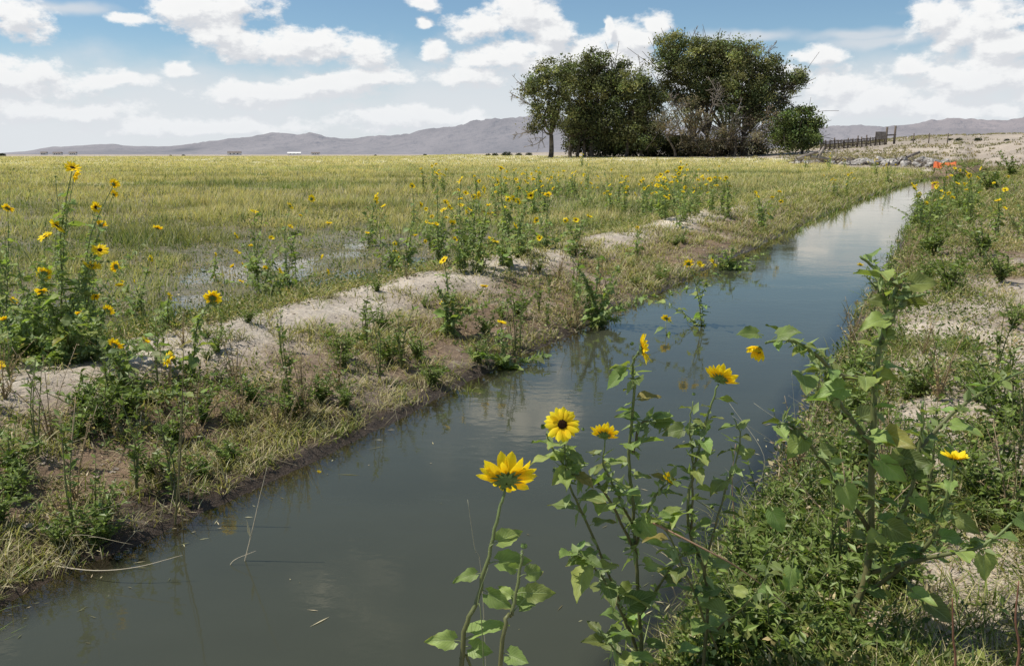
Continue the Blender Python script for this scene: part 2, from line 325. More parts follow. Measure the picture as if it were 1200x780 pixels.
# ------------------------------------------------------------------ ground sheet
CLR = [(hit(px, py), rad) for px, py, rad in ((1110, 735, .34), (1150, 700, .3), (1075, 690, .12), (1090, 660, .14), (1160, 640, .2), (1130, 760, .2), (1080, 550, .18), (1190, 540, .18), (1110, 480, .3), (1060, 430, .3), (880, 600, .14), (850, 640, .12), (1180, 400, .4), (1100, 390, .4), (520, 410, .3), (540, 440, .22), (600, 385, .3), (60, 470, .25), (130, 560, .2), (170, 600, .2))]
def clearing(x, y):
    k = np.ones_like(x)
    for p, rad in CLR:
        d = np.hypot(x-p[0], y-p[1])/rad+.9*(fbm(x*6, y*6, 3)-.5); k = np.minimum(k, .05+.95*sst(d, .7, 1.15))
    return k
def make_ground():
    az = np.concatenate([np.arange(-180, -56, 4.), np.linspace(-56, 56, 420), np.arange(60, 180, 4.)])
    D = np.concatenate([np.exp(np.linspace(math.log(.25), math.log(70), 800)), np.exp(np.linspace(math.log(72), math.log(30000), 130))])
    A, DD = np.meshgrid(np.radians(az), D); X = DD*np.sin(A); Y = DD*np.cos(A)
    Z = terrain(X.ravel(), Y.ravel()).reshape(X.shape)
    n, m = X.shape; V = np.column_stack([X.ravel(), Y.ravel(), Z.ravel()])
    i = np.arange(n-1)[:, None]*m; j = np.arange(m)[None]; j2 = (j+1) % m
    F = np.stack([i+j, i+m+j, i+m+j2, i+j2], -1).reshape(-1, 4)
    V = np.vstack([V, [[0, 0, ground(0, 0)]]]); c = len(V)-1
    jj = np.arange(m); F3 = np.column_stack([np.full(m, c), jj, (jj+1) % m])
    x, y, z = V.T; u, v = uv(x, y); Dd = np.hypot(x, y)
    t = uL-u; s = u-uR
    sand = np.array([.62, .545, .45]); soil = np.array([.23, .16, .105]); wet = np.array([.055, .038, .027]); fld = np.array([.20, .185, .085]); bedc = np.array([.10, .09, .06])
    n1 = fbm(x*1.1, y*1.1, 4); n2 = fbm(x*4, y*4+7, 3)
    # dry soil vs brown soil
    k = sst(n1, .42, .56)*.6+sst(n2, .45, .6)*.25
    leftm = t > 0
    k = np.where(leftm, np.clip(k*(.35+.65*sst(t, TR*.95, TR*.5))+sst(t+.6*(n1-.5), TR*.86, TR*.5)*.68+.5*sst(t, TR+.1, TR+.6), 0, 1), np.clip(k*.7+.12+.3*sst(Dd, 5, 14)+sst(s, .6, .0)*.6, 0, 1))
    C = sand*(1-k[:, None])+soil*k[:, None]
    wetm = np.where(leftm, sst(z+.03*(n2-.5), .085, .02), sst(z+.03*(n2-.5), .09, .03))*sst(Dd, 120, 60)
    C = C*(1-wetm[:, None])+wet*wetm[:, None]
    fm = sst(t, TR+.5, TR+1.3)*sst(Dd, 8, 16)
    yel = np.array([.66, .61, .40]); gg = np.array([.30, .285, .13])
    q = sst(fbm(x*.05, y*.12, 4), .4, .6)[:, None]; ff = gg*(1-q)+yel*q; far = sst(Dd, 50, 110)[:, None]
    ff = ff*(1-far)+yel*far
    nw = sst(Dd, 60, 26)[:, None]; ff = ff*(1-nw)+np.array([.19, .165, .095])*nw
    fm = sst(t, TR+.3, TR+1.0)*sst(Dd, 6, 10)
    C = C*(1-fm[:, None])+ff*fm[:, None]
    near = Dd < 12; cl = np.ones_like(x); cl[near] = clearing(x[near], y[near]); cl = ((1-cl)*(s > 0))[:, None]; C = C*(1-.85*cl)+sand*[1, .97, .93]*.85*cl
    # sand beyond the field
    px = 600+FPX/cp*np.tan(np.clip(np.arctan2(x, y), -1.2, 1.2))
    lim = np.interp(px, [-500, 470, 560, 650, 900, 1000, 2000], [420, 400, 190, 160, 132, 82, 75])
    dry = np.array([.40, .34, .275]); dm = sst(Dd+12*(n1-.5), lim, lim+6)
    dc = dry[None]*(.55+.8*fbm(x*.05, y*.12, 5))[:, None]
    C = C*(1-dm[:, None])+dc*dm[:, None]
    rb = (s > 0)*sst(Dd, 14, 40)*(1-dm)*sst(s, 14, 5); C = C*(1-.5*rb[:, None])+np.array([.14, .14, .05])*.5*rb[:, None]
    bm = ((t < -.1) & (s < -.1) & (v < VEND)); C[bm] = bedc
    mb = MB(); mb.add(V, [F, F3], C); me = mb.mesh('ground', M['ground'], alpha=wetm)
    return tag(ob('ground', me), 'sandy banks and flat marshy field running to the horizon', 'ground', kind='structure')
make_ground()

# ------------------------------------------------------------------ water
def strip_water(name, us, vs, mat, label, z=0.0, shf=None):
    U, Vv = np.meshgrid(us, vs); X, Y = xy(U, Vv); n, m = X.shape
    Z = terrain(X.ravel(), Y.ravel())
    mb = MB(); i = np.arange(n-1)[:, None]*m; j = np.arange(m-1)[None]
    F = np.stack([i+j, i+j+1, i+m+j+1, i+m+j], -1).reshape(-1, 4)
    mb.add(np.column_stack([X.ravel(), Y.ravel(), np.full(X.size, z)]), [F], (0.1, .1, .1)); me = mb.mesh(name, mat)
    a = me.attributes.new('Shallow', 'FLOAT', 'POINT'); a.data.foreach_set('value', (1-sst(z-Z, .01, .22)).astype(np.float32))
    return tag(ob(name, me), label, 'water', kind='structure')
strip_water('ditch_water', np.linspace(uL-.32, uR+.35, 60), np.concatenate([np.linspace(-12, 12, 300), np.linspace(12.2, VEND+2, 160)]), M['water'], 'still murky water filling the straight irrigation ditch')
strip_water('flooded_field_water', np.linspace(uL-45, uL-TR-.4, 160), np.linspace(-20, 45, 200), M['puddle'], 'shallow water standing between the grass of the field', z=-.006)

# ------------------------------------------------------------------ mountains
def mountains():
    prof = [(-1500, 168), (-400, 165), (-150, 172), (0, 180), (30, 178), (60, 173), (90, 172), (130, 170), (165, 173), (200, 173), (235, 168), (262, 164), (300, 160), (330, 158), (352, 160), (365, 157), (390, 162), (412, 164), (440, 160), (460, 158), (500, 153), (540, 149), (575, 143), (610, 139), (680, 137), (760, 142), (850, 149), (930, 150), (958, 149), (990, 151), (1030, 150), (1060, 147), (1090, 142), (1110, 138), (1150, 137), (1175, 136), (1200, 134), (1300, 128), (1500, 135), (2500, 150)]
    pxs = np.linspace(-1400, 2500, 1100); A = np.arctan((pxs-600)/1021)
    Rr = np.linspace(0, 1, 60)
    AA, RR = np.meshgrid(A, Rr); D0 = 7000; D1 = 11500
    pk = np.interp(pxs, [p[0] for p in prof], [p[1] for p in prof])[None].repeat(60, 0)
    D = D0+(D1-D0)*RR; X = D*np.sin(AA); Y = D*np.cos(AA)
    hx = (HOR+.8-pk)/1021/np.cos(AA)*0+(HOR+.8-pk)/1021
    nz = 1-np.abs(2*fbm(X/650, Y/650, 5)-1)*1.6
    nz2 = fbm(X/220, Y/900, 4)
    ramp = sst(RR, 0, .8)**1.1
    Z = H-3+D*np.cos(AA)*hx*ramp*(.74+.34*nz*(1-sst(RR, .7, 1)*.7)+.12*(nz2-.5))*1.0
    Z = Z+60*(nz2-.5)*ramp*sst(hx, 0, .02)
    Z[-1] = -200
    n, m = X.shape; i = np.arange(n-1)[:, None]*m; j = np.arange(m-1)[None]
    F = np.stack([i+j, i+j+1, i+m+j+1, i+m+j], -1).reshape(-1, 4)
    c = np.array([.25, .22, .215]); C = c[None]*(.45+1.1*fbm(X.ravel()/500, Y.ravel()/1800, 5))[:, None]
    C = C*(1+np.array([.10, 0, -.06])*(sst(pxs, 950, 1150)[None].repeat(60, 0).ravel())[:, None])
    shp = np.exp(-(((600+1021*np.tan(AA)-219)/16)**2+((RR-.42)/.10)**2)).ravel()   # cloud shadow painted dark into the slope colour
    C = C*(1-.72*np.clip(shp, 0, 1)[:, None])
    mb = MB(); mb.add(np.column_stack([X.ravel(), Y.ravel(), Z.ravel()]), [F], C)
    mt, nt, out = nodes('mountain'); at_ = N(nt, 'ShaderNodeAttribute', attribute_name='Col')
    ge = N(nt, 'ShaderNodeNewGeometry'); nzn = N(nt, 'ShaderNodeTexNoise'); nzn.inputs['Scale'].default_value = .006; nzn.inputs['Detail'].default_value = 8; L(nt, ge.outputs['Position'], nzn.inputs['Vector'])
    bp = N(nt, 'ShaderNodeBump'); bp.inputs['Distance'].default_value = 150; bp.inputs['Strength'].default_value = .8; L(nt, nzn.outputs['Fac'], bp.inputs['Height'])
    df = N(nt, 'ShaderNodeBsdfDiffuse'); L(nt, at_.outputs['Color'], df.inputs[0]); L(nt, bp.outputs[0], df.inputs['Normal'])
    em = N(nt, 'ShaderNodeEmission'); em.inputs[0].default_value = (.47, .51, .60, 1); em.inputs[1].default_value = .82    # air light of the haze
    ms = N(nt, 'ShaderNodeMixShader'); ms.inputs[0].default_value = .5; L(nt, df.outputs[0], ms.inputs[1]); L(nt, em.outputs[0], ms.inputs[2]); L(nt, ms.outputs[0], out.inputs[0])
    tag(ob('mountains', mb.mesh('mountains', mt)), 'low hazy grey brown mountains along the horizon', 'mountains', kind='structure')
mountains()

# ------------------------------------------------------------------ grass (stuff)
def pal(c, n, var=.18): return np.asarray(c)[None]*rng.uniform(1-var, 1+var, (n, 1))*rng.uniform(.94, 1.06, (n, 3))
GR = np.array([.16, .225, .045]); YG = np.array([.52, .49, .28]); ST = np.array([.68, .59, .36]); DG = np.array([.065, .10, .028]); OL = np.array([.27, .255, .09])
def cand(n, d0, d1, a0=-41, a1=41):
    D = np.exp(rng.uniform(math.log(d0), math.log(d1), n)); a = np.radians(rng.uniform(a0, a1, n))
    x = D*np.sin(a); y = D*np.cos(a); u, v = uv(x, y); return x, y, D, uL-u, u-uR, v
def lerp(a, b, k): return a*(1-k[:, None])+b*k[:, None]
def make_field_grass():
    x, y, D, t, s, v = cand(120000, 5.0, 380)
    n = fbm(x*.33+9, y*.33, 4); pz = fbm(x*.12, y*.25+3, 4)
    g = terrain(x, y)
    lim = np.interp(600+1021*x/y, [-500, 470, 560, 650, 900, 1000, 2000], [420, 400, 190, 160, 132, 82, 75])
    dens = sst(D, 5, 11)*.75+.25
    wetf = np.where(D < 30, sst(g, -.02, .035), 1); dens *= (wetf*.9+.1)*np.where(D < 35, .4+.6*sst(fbm(x*.7+3, y*.7, 3), .38, .55), 1)
    ok = (t > TR+.45) & (rng.random(len(x)) < dens) & (D < lim) & (g > -.12)
    ok &= ~((D < 40) & (rng.random(len(x)) > .55+.6*sst(pz, .35, .6)))
    x, y, D, t, v, g, pz, wetf = [q[ok] for q in (x, y, D, t, v, g, pz, wetf)]
    nb = 8; k = len(x); sp_ = np.clip(.03+D*.004, .04, .5)
    P = np.repeat(np.column_stack([x, y, g]), nb, 0); Dn = np.repeat(D, nb); N_ = len(P)
    off = rng.normal(0, 1, (N_, 2))*np.repeat(sp_, nb)[:, None]*.7; P[:, :2] += off; P[:, 2] -= .02
    hb = np.repeat((sst(D, 9, 22)*.12+.06+.34*sst(fbm(x*.45, y*.45, 3), .35, .65)*.55)*(.5+.5*wetf)*(1-.35*sst(D, 60, 150)), nb)*rng.uniform(.55, 1.25, N_)
    w = np.clip(.0035+Dn*.00055, .004, .09)*rng.uniform(.7, 1.3, N_)
    # colour patches
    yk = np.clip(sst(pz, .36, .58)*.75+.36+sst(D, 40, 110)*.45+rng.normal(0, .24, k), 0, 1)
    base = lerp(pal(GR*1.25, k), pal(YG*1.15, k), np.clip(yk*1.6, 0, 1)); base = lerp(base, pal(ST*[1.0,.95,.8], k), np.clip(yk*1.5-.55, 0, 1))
    pk = sst(fbm(x*.16+40, y*.3, 4), .52, .64)*.6*(1-.6*sst(D, 40, 100)); base = lerp(base, pal(np.array([.14,.17,.05]), k), pk); dk = (rng.random(k) < .08)[:, None]; base = np.where(dk, pal(DG*1.4, k), base)
    c1 = np.repeat(base, nb, 0)*rng.uniform(.8, 1.25, (N_, 1)); c0 = c1*np.array([.6, .65, .6])  # roots coloured darker to imitate shade deep in the grass
    st = rng.random(N_) < .16; c1[st] = pal(ST*.92, st.sum()); wr = np.repeat(1-wetf, nb)[:, None]*.6; c1 = c1*(1-wr)+np.array([.2, .2, .08])*wr
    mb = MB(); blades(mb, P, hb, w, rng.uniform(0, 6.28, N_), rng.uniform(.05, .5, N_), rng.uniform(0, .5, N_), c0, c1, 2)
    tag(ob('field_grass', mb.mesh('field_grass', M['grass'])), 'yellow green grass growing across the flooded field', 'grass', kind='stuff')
make_field_grass()

def make_bank_grass():
    mb = MB()
    # near banks
    x, y, D, t, s, v = cand(92000, 1.25, 76)
    g = terrain(x, y); n = fbm(x*1.3+2, y*1.3, 3); n2 = fbm(x*.35, y*.35+11, 3)
    left = t > 0; far = sst(D, 12, 26)
    dl = np.where(t < TR*.75, .22+.7*sst(n, .40, .56)+.3*sst(g, .12, .04), .07+.55*sst(n, .46, .6)); dl = np.where(t > TR+.35, .75, dl)
    dl = dl*(1-far)+far*np.clip(.75+.2*sst(n, .4, .6), 0, 1)
    dl = np.where(t > TR+1.3, .0, dl)
    dr = np.where(s < .9, .2+.45*sst(n, .4, .58), .05+.5*sst(n, .5, .64)*sst(n2, .35, .5)); dr = dr*(1-far)+far*np.clip(.35+.6*sst(n2, .42, .55), 0, 1)
    dr = np.where(s > 9, .15, dr)
    emer = ((t < 0) & (t > -.22)) | ((s < 0) & (s > -.16)); inw = (t < 0) & (s < 0)
    p = np.where(left, dl, np.where(s > 0, dr, np.where(emer & inw, .22*sst(n, .42, .55)+.6*far, 0)))
    p = np.where(v > VEND+11, .2*p, np.where(v > VEND, .8, p))
    p = p*(1-.85*((x < .75) & (D < 1.9)))
    p = p*(clearing(x, y)*.8+.2)
    p = np.where(inw & (v > VEND+.5), .8, p)
    ok = rng.random(len(x)) < p
    x, y, D, t, s, g, n, n2, left, far = [q[ok] for q in (x, y, D, t, s, g, n, n2, left, far)]
    k = len(x); nb = 10; N_ = k*nb
    P = np.repeat(np.column_stack([x, y, np.maximum(g, -.05)]), nb, 0); Dn = np.repeat(D, nb)
    P[:, :2] += rng.normal(0, 1, (N_, 2))*np.repeat(np.clip(.016+.003*D, .02, .2), nb)[:, None]; P[:, 2] -= .008
    hb = np.repeat(.035+.075*rng.random(k)**1.5+.17*far+.04*sst(n, .5, .65), nb)*rng.uniform(.4, 1.3, N_)
    w = np.clip(.0028+Dn*.0006, .0032, .05)*rng.uniform(.7, 1.3, N_)
    yk = np.clip(np.where(left, .50, .38)+rng.normal(0, .3, k)+.4*(n2-.5)-np.where(left, .0, .28)*sst(s, 1., .5)*(~left)+.22*(~left)*sst(s, .9, 1.4)*(1-far)-.12*far, 0, 1)
    base = lerp(pal(GR*1.1, k), pal(OL*1.25, k), np.clip(yk*2, 0, 1)); base = lerp(base, pal(ST*.85, k), np.clip(yk*2-1, 0, 1))
    c1 = np.repeat(base, nb, 0)*rng.uniform(.75, 1.3, (N_, 1)); st = rng.random(N_) < np.repeat(np.where(left, .25, .12), nb); c1[st] = pal(ST*.95, st.sum())
    blades(mb, P, hb, w, rng.uniform(0, 6.28, N_), rng.uniform(.1, .9, N_), rng.uniform(.1, .9, N_), c1*.33, c1*1.2, 3)  # dark roots and lightened tips paint tuft shade and highlights into the blades
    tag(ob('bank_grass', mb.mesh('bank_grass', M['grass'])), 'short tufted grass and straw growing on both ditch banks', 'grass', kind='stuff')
make_bank_grass()

def make_cover():
    """low leafy ground cover"""
    mb = MB(); x, y, D, t, s, v = cand(60000, 1.3, 80)
    g = terrain(x, y); n = fbm(x*.9+31, y*.9, 3); left = t > 0; far = sst(D, 10, 24)
    p = np.where(left, np.where(t < TR*.75, .30*sst(n, .48, .62), .04*sst(n, .5, .6)), np.where(s > 0, .08+.55*sst(n, .45, .58)+.45*(s < 1.1), 0))
    p = np.where(left & (t > TR+.15) & (t < TR+2.8), .75, p); p = np.where(left & (t > TR+2.5), .28, p); p = np.where(left & (t > TR+12), .06, p)
    p = p+far*np.where(left & (t < TR+3), .35, np.where((s > 0) & (s < 7), .3, 0)); p = np.where(v > VEND+12, .2*p, np.where(v > VEND, .8, p))
    p = p*(1-.9*((x < .72) & (D < 2.0)))
    p = p*clearing(x, y)
    ok = (rng.random(len(x)) < p) & (g > -.02)
    x, y, D, t, s, g, left, far = [q[ok] for q in (x, y, D, t, s, g, left, far)]
    k = len(x); nb = 16; N_ = k*nb; sc = .03+.06*rng.random(k)+.006*np.minimum(D, 30)
    P = np.repeat(np.column_stack([x, y, g]), nb, 0); S = np.repeat(sc, nb)
    o = rdir(N_, 0, 1)*(S*rng.random(N_)**.5)[:, None]; o[:, 2] *= 1.3; P += o
    P[:, 2] = np.maximum(P[:, 2], .01)
    d = unit_rows(o*[1, 1, .4]+rng.normal(0, .02, (N_, 3))+[0, 0, .005]); nr = rdir(N_, .3, 1)
    ln = (S*.17+.009)*rng.uniform(.6, 1.4, N_)
    base = lerp(pal(GR*.8, k), pal(OL, k), np.clip(rng.normal(.35, .35, k), 0, 1)); dk = (rng.random(k) < np.where(~left & (s < 1.1) & (D < 8), .4, .2))[:, None]; base = np.where(dk, pal(DG*1.2, k), base)
    tn = (rng.random(k) < np.where(left, .2, np.where(s < 1.1, .08, .55)))[:, None]; base = np.where(tn, pal(np.array([.42, .34, .19]), k), base)
    cards(mb, P, d, nr, ln, ln*rng.uniform(.3, .6, N_), np.repeat(base, nb, 0)*rng.uniform(.5, 1.5, (N_, 1)))
    tag(ob('ground_cover', mb.mesh('ground_cover', M['weed'], smooth=False)), 'low leafy weeds covering the ditch banks', 'ground cover', kind='stuff')
def unit_rows(a): return a/(np.linalg.norm(a, axis=1, keepdims=True)+1e-9)
make_cover()

def make_litter():
    mb = MB(); x, y, D, t, s, v = cand(110000, 1.25, 26)
    g = terrain(x, y); n = fbm(x*1.3+2, y*1.3, 3)
    ok = ((t > -.02) & (t < TR*1.1) | (s > 0)) & (rng.random(len(x)) < .25+.5*sst(n, .4, .6))
    x, y, D, g = [q[ok] for q in (x, y, D, g)]; k = len(x)
    d = rdir(k, -.12, .3); ln = rng.uniform(.015, .085, k)*(1+D*.04); w = .0016+.0006*D*rng.random(k)
    P = np.column_stack([x, y, g+.006]); nr = np.tile([0, 0, 1.], (k, 1))
    c = lerp(pal(ST*.85, k), pal(np.array([.2, .14, .09]), k), (rng.random(k) < .45).astype(float))
    cards(mb, P, d, nr+rng.normal(0, .3, (k, 3)), ln, w*1.3, c, .2)
    tag(ob('dry_litter', mb.mesh('dry_litter', M['straw'], smooth=False)), 'dry straw and stalk litter lying on the banks', 'straw', kind='stuff')
    # clods and pebbles
    mb = MB(); x, y, D, t, s, v = cand(16000, 1.3, 26)
    n = fbm(x*2, y*2+40, 3); ok = ((t > TR*.15) & (t < TR*1.25) | (s > .2)) & (rng.random(len(x)) < .15+.6*sst(n, .45, .6))
    x, y, D = x[ok], y[ok], D[ok]; k = len(x); g = terrain(x, y)
    bs = np.array([[1, 0, 0], [0, 1, 0], [-1, 0, 0], [0, -1, 0], [.75, .7, .55], [-.7, .75, .6], [-.7, -.7, .5], [.7, -.75, .6], [0, 0, .95], [0, 0, -.5]])
    fc = np.array([[0, 1, 4], [1, 2, 5], [2, 3, 6], [3, 0, 7], [4, 1, 8], [1, 5, 8], [5, 2, 8], [2, 6, 8], [6, 3, 8], [3, 7, 8], [7, 0, 8], [0, 4, 8], [1, 0, 9], [2, 1, 9], [3, 2, 9], [0, 3, 9]])
    r = np.exp(rng.normal(-5.1, .5, k))*(1+D*.05); V = bs[None]*rng.uniform(.6, 1.25, (k, 10, 3))*r[:, None, None]
    a = rng.uniform(0, 6.28, k); ca, sa = np.cos(a), np.sin(a)
    V = np.stack([V[..., 0]*ca[:, None]-V[..., 1]*sa[:, None], V[..., 0]*sa[:, None]+V[..., 1]*ca[:, None], V[..., 2]*.8], -1)+np.column_stack([x, y, g])[:, None]
    F = ((np.arange(k)*10)[:, None, None]+fc[None]).reshape(-1, 3)
    mb.add(V.reshape(-1, 3), [F], (.4, .34, .28)); tag(ob('soil_clods', mb.mesh('soil_clods', M['rock'], smooth=False)), 'small pale clods and pebbles strewn over the sandy banks', 'pebbles', kind='stuff')
make_litter()

def make_hill_scrub():
    mb = MB(); x, y, D, t, s, v = cand(26000, 72, 330, 0, 41); px = 600+1021*x/y
    lim = np.interp(px, [900, 1000, 2000], [132, 82, 75]); ok = (px > 840) & (D > lim-4) & (rng.random(len(x)) < .1+.8*sst(fbm(x*.06, y*.1+9, 4), .46, .62)) & ((D > 100) | (px > 1120) | (rng.random(len(x)) < .3))
    x, y, D = x[ok], y[ok], D[ok]; k = len(x); nb = 6; N_ = k*nb; P = np.repeat(np.column_stack([x, y, terrain(x, y)]), nb, 0); P[:, :2] += rng.normal(0, .25, (N_, 2)); P[:, 2] -= .03
    c = np.repeat(lerp(pal(np.array([.42, .36, .24]), k), pal(np.array([.16, .16, .08]), k), rng.random(k)**2), nb, 0)
    blades(mb, P, rng.uniform(.12, .4, N_), np.repeat(D, nb)*.0012, rng.uniform(0, 6.28, N_), rng.uniform(.1, .8, N_), rng.uniform(0, .5, N_), c*.7, c, 2)
    tag(ob('hill_scrub', mb.mesh('hill_scrub', M['grass'])), 'dry sparse scrub growing over the sandy rise on the right', 'dry grass', kind='stuff')
make_hill_scrub()
def make_floating():
    mb = MB(); x, y, D, t, s, v = cand(26000, 1.4, 30); e = np.minimum(-t, -s)
    ok = (t < -.01) & (s < -.01) & (rng.random(len(x)) < .008+.5*sst(e, .35, .0)*sst(fbm(x*1.5, y*1.5, 3), .45, .6)+.08*sst(-t, .7, .1)*(D < 5))
    x, y, D = x[ok], y[ok], D[ok]; k = len(x); ln = rng.uniform(.006, .05, k)*np.where(rng.random(k) < .06, 3, 1); d = rdir(k, -.02, .02)
    c = lerp(pal(ST*.8, k), pal(np.array([.16, .15, .07]), k), (rng.random(k) < .6).astype(float))
    cards(mb, np.column_stack([x, y, rng.uniform(.001, .004, k)]), d, np.tile([0, 0, 1.], (k, 1)), ln, .0014+.0006*D+ln*.05*rng.random(k), c, .1)
    tag(ob('floating_litter', mb.mesh('floating_litter', M['straw'], smooth=False)), 'bits of straw and leaf floating near the water edges', 'straw', kind='stuff')
make_floating()
# ------------------------------------------------------------------ sunflowers
def leaf_geo(ny=9, nx=3, serr=.07, seed=0, heart=.25, droop=.35, cup=.18, wave=.06):
    r = np.random.default_rng(seed); V = []; U = []
    xs = np.linspace(-1, 1, 2*nx+1)
    for j in range(ny+1):
        t = j/ny; w = .46*(math.sin(math.pi*min(1, t*.98+.02)**.62))**.85*(1-.25*t)
        if j == ny: w = 0.004
        for x in xs:
            e = (1+serr*(1 if j % 2 else -1)*(abs(x) > .99)+.0) * w
            yy = t-heart*(1-t)**3*abs(x)**2*.6
            zz = -droop*t*t+cup*abs(x)*w*1.4+wave*math.sin(t*9+x*2+seed)*abs(x)
            V.append((x*e, yy, zz)); U.append((x, t, 0))
    m = 2*nx+1; i = np.arange(ny)[:, None]*m; jj = np.arange(m-1)[None]
    return np.array(V), np.stack([i+jj, i+jj+1, i+m+jj+1, i+m+jj], -1).reshape(-1, 4), np.array(U)
LEAFS = [leaf_geo(seed=s_, droop=d_, cup=c_, wave=w_, heart=h_) for s_, d_, c_, w_, h_ in ((1, .15, .22, .05, .3), (2, .3, .12, .07, .2), (3, .08, .3, .04, .35), (4, .42, .16, .09, .25))]
LEAFL = [leaf_geo(ny=4, nx=1, seed=s_, droop=d_, cup=.2, serr=0) for s_, d_ in ((1, .3), (2, .6))]
def add_leaf(mb, base, d, up, size, col, geo, pet=.35, wid=1.):
    d = unit(d); b = np.asarray(base, float); e = b+d*size*pet+np.array([0, 0, .0])
    if pet > 0: tube(mb, [b, (b+e)/2+[0, 0, size*.03], e], size*.022, size*.015, np.array([.2, .24, .09]), 4, False)
    V, F, U = geo; Fm = frame(d-np.array([0, 0, .12]), up)
    W = (V*[size*wid, size, size])@Fm.T+e; mb.add(W, [F], col, U)
PET = None
def petal_geo(ny=6, nx=1):
    V = []; xs = np.linspace(-1, 1, 2*nx+1)
    for j in range(ny+1):
        t = j/ny; w = .21*(math.sin(math.pi*(.12+.86*t)**1.15))**.7 if j < ny else .006
        for x in xs: V.append((x*w, t, -.16*abs(x)*w*4*.5+.03*(1-abs(x))))
    m = 2*nx+1; i = np.arange(ny)[:, None]*m; jj = np.arange(m-1)[None]
    return np.array(V), np.stack([i+jj, i+jj+1, i+m+jj+1, i+m+jj], -1).reshape(-1, 4)
PG = petal_geo(); PGL = petal_geo(3, 1)
def head_meshes(Rh, seed, npet=20, openk=0., disc=.30, hd=True, closed=0.):
    """local frame: faces +Z, radius Rh. returns receptacle+bracts, petals, disc meshes"""
    r = np.random.default_rng(seed); rd = Rh*disc
    a = MB()   # receptacle
    rings = 5; sd = 14 if hd else 8
    prof = [(.12, -.62), (.45, -.55), (.85, -.32), (1.08, -.02), (1.0, .1)]
    V = [[q*rd*math.cos(2*math.pi*k/sd), q*rd*math.sin(2*math.pi*k/sd), zz*rd*.9] for q, zz in prof for k in range(sd)]
    i = np.arange(rings-1)[:, None]*sd; j = np.arange(sd)[None]; j2 = (j+1) % sd
    a.add(np.array(V), [np.stack([i+j, i+j2, i+sd+j2, i+sd+j], -1).reshape(-1, 4)], (.13, .2, .05))
    nbr = 26 if hd else 12
    for k in range(nbr):
        an = 2*math.pi*(k+r.uniform(-.3, .3))/nbr; dr = np.array([math.cos(an), math.sin(an), 0]); lay = k % 2
        ln = rd*r.uniform(.75, 1.1)*(1.1 if closed < .5 else 1.25); b = dr*rd*(.95 if lay else .75)+[0, 0, -rd*(.05 if lay else .28)]
        tip = dr*(1.0 if closed < .5 else -.15)+np.array([0, 0, r.uniform(-.35, .35) if closed < .5 else 1.0]); tip = unit(tip); sdv = np.array([-dr[1], dr[0], 0])
        w = rd*.24; mid = b+tip*ln*.45+dr*ln*.12; V = np.array([b-sdv*w, b+sdv*w, mid+sdv*w*.8, mid-sdv*w*.8, b+tip*ln+dr*ln*.05*r.uniform(-2, 2)])
        a.add(V, [np.array([[0, 1, 2, 3]]), np.array([[3, 2, 4]])], np.array([.16, .24, .07])*r.uniform(.7, 1.3))
    p = MB(); G = PG if hd else PGL
    if closed < .9:
        for k in range(npet):
            an = 2*math.pi*(k+r.uniform(-.35, .35))/npet; dr = np.array([math.cos(an), math.sin(an), 0]); lay = k % 2
            pit = openk+r.normal(0, .16)+(.18 if lay else 0)+closed*.9; ln = (Rh-rd*.8)*r.uniform(.85, 1.15)
            d = dr*math.cos(pit)+np.array([0, 0, math.sin(pit)]); b = dr*rd*.85+[0, 0, rd*(.05+.05*lay)]
            V, F = G; curl = r.normal(-.12, .16); W = V.copy(); W[:, 2] += curl*W[:, 1]**2
            tw = r.normal(0, .25); c_, s_ = math.cos(tw), math.sin(tw); W = np.column_stack([W[:, 0]*c_-W[:, 2]*s_, W[:, 1], W[:, 0]*s_+W[:, 2]*c_])
            Fm = frame(d, [-dr[0]*math.sin(pit), -dr[1]*math.sin(pit), math.cos(pit)]); W = (W*[ln*r.uniform(.9, 1.25), ln, ln])@Fm.T+b
            tt = V[:, 1:2]; c = (np.array([1.0, .74, .02])*(1-tt)+np.array([1.0, .88, .05])*tt)*r.uniform(.85, 1.08)
            p.add(W, [F], c)
    dm = MB(); n_r = 7 if hd else 3; sd = 20 if hd else 8; V = []; C = []
    for q in range(n_r):
        f = q/(n_r-1)
        for k in range(sd):
            an = 2*math.pi*(k+.5*(q % 2))/sd; rr = rd*(1-f*.98); zz = rd*(.12+.28*math.sin(f*math.pi/2)) - (rd*.12*sst(f, .6, 1))+r.uniform(-.05, .05)*rd
            V.append([rr*math.cos(an), rr*math.sin(an), zz])
    i = np.arange(n_r-1)[:, None]*sd; j = np.arange(sd)[None]; j2 = (j+1) % sd
    dm.add(np.array(V), [np.stack([i+j, i+j2, i+sd+j2, i+sd+j], -1).reshape(-1, 4)], (.05, .02, .01))
    if hd:   # pollen-tipped florets standing on the disc
        for k in range(130):
            q = math.sqrt((k+.5)/130); an = k*2.39996; b = np.array([rd*q*math.cos(an), rd*q*math.sin(an), rd*(.36-.22*q*q)])
            tube(dm, [b, b+[0, 0, rd*.13]], rd*.035, rd*.022, (.1, .05, .02), 4)
    return a, p, dm
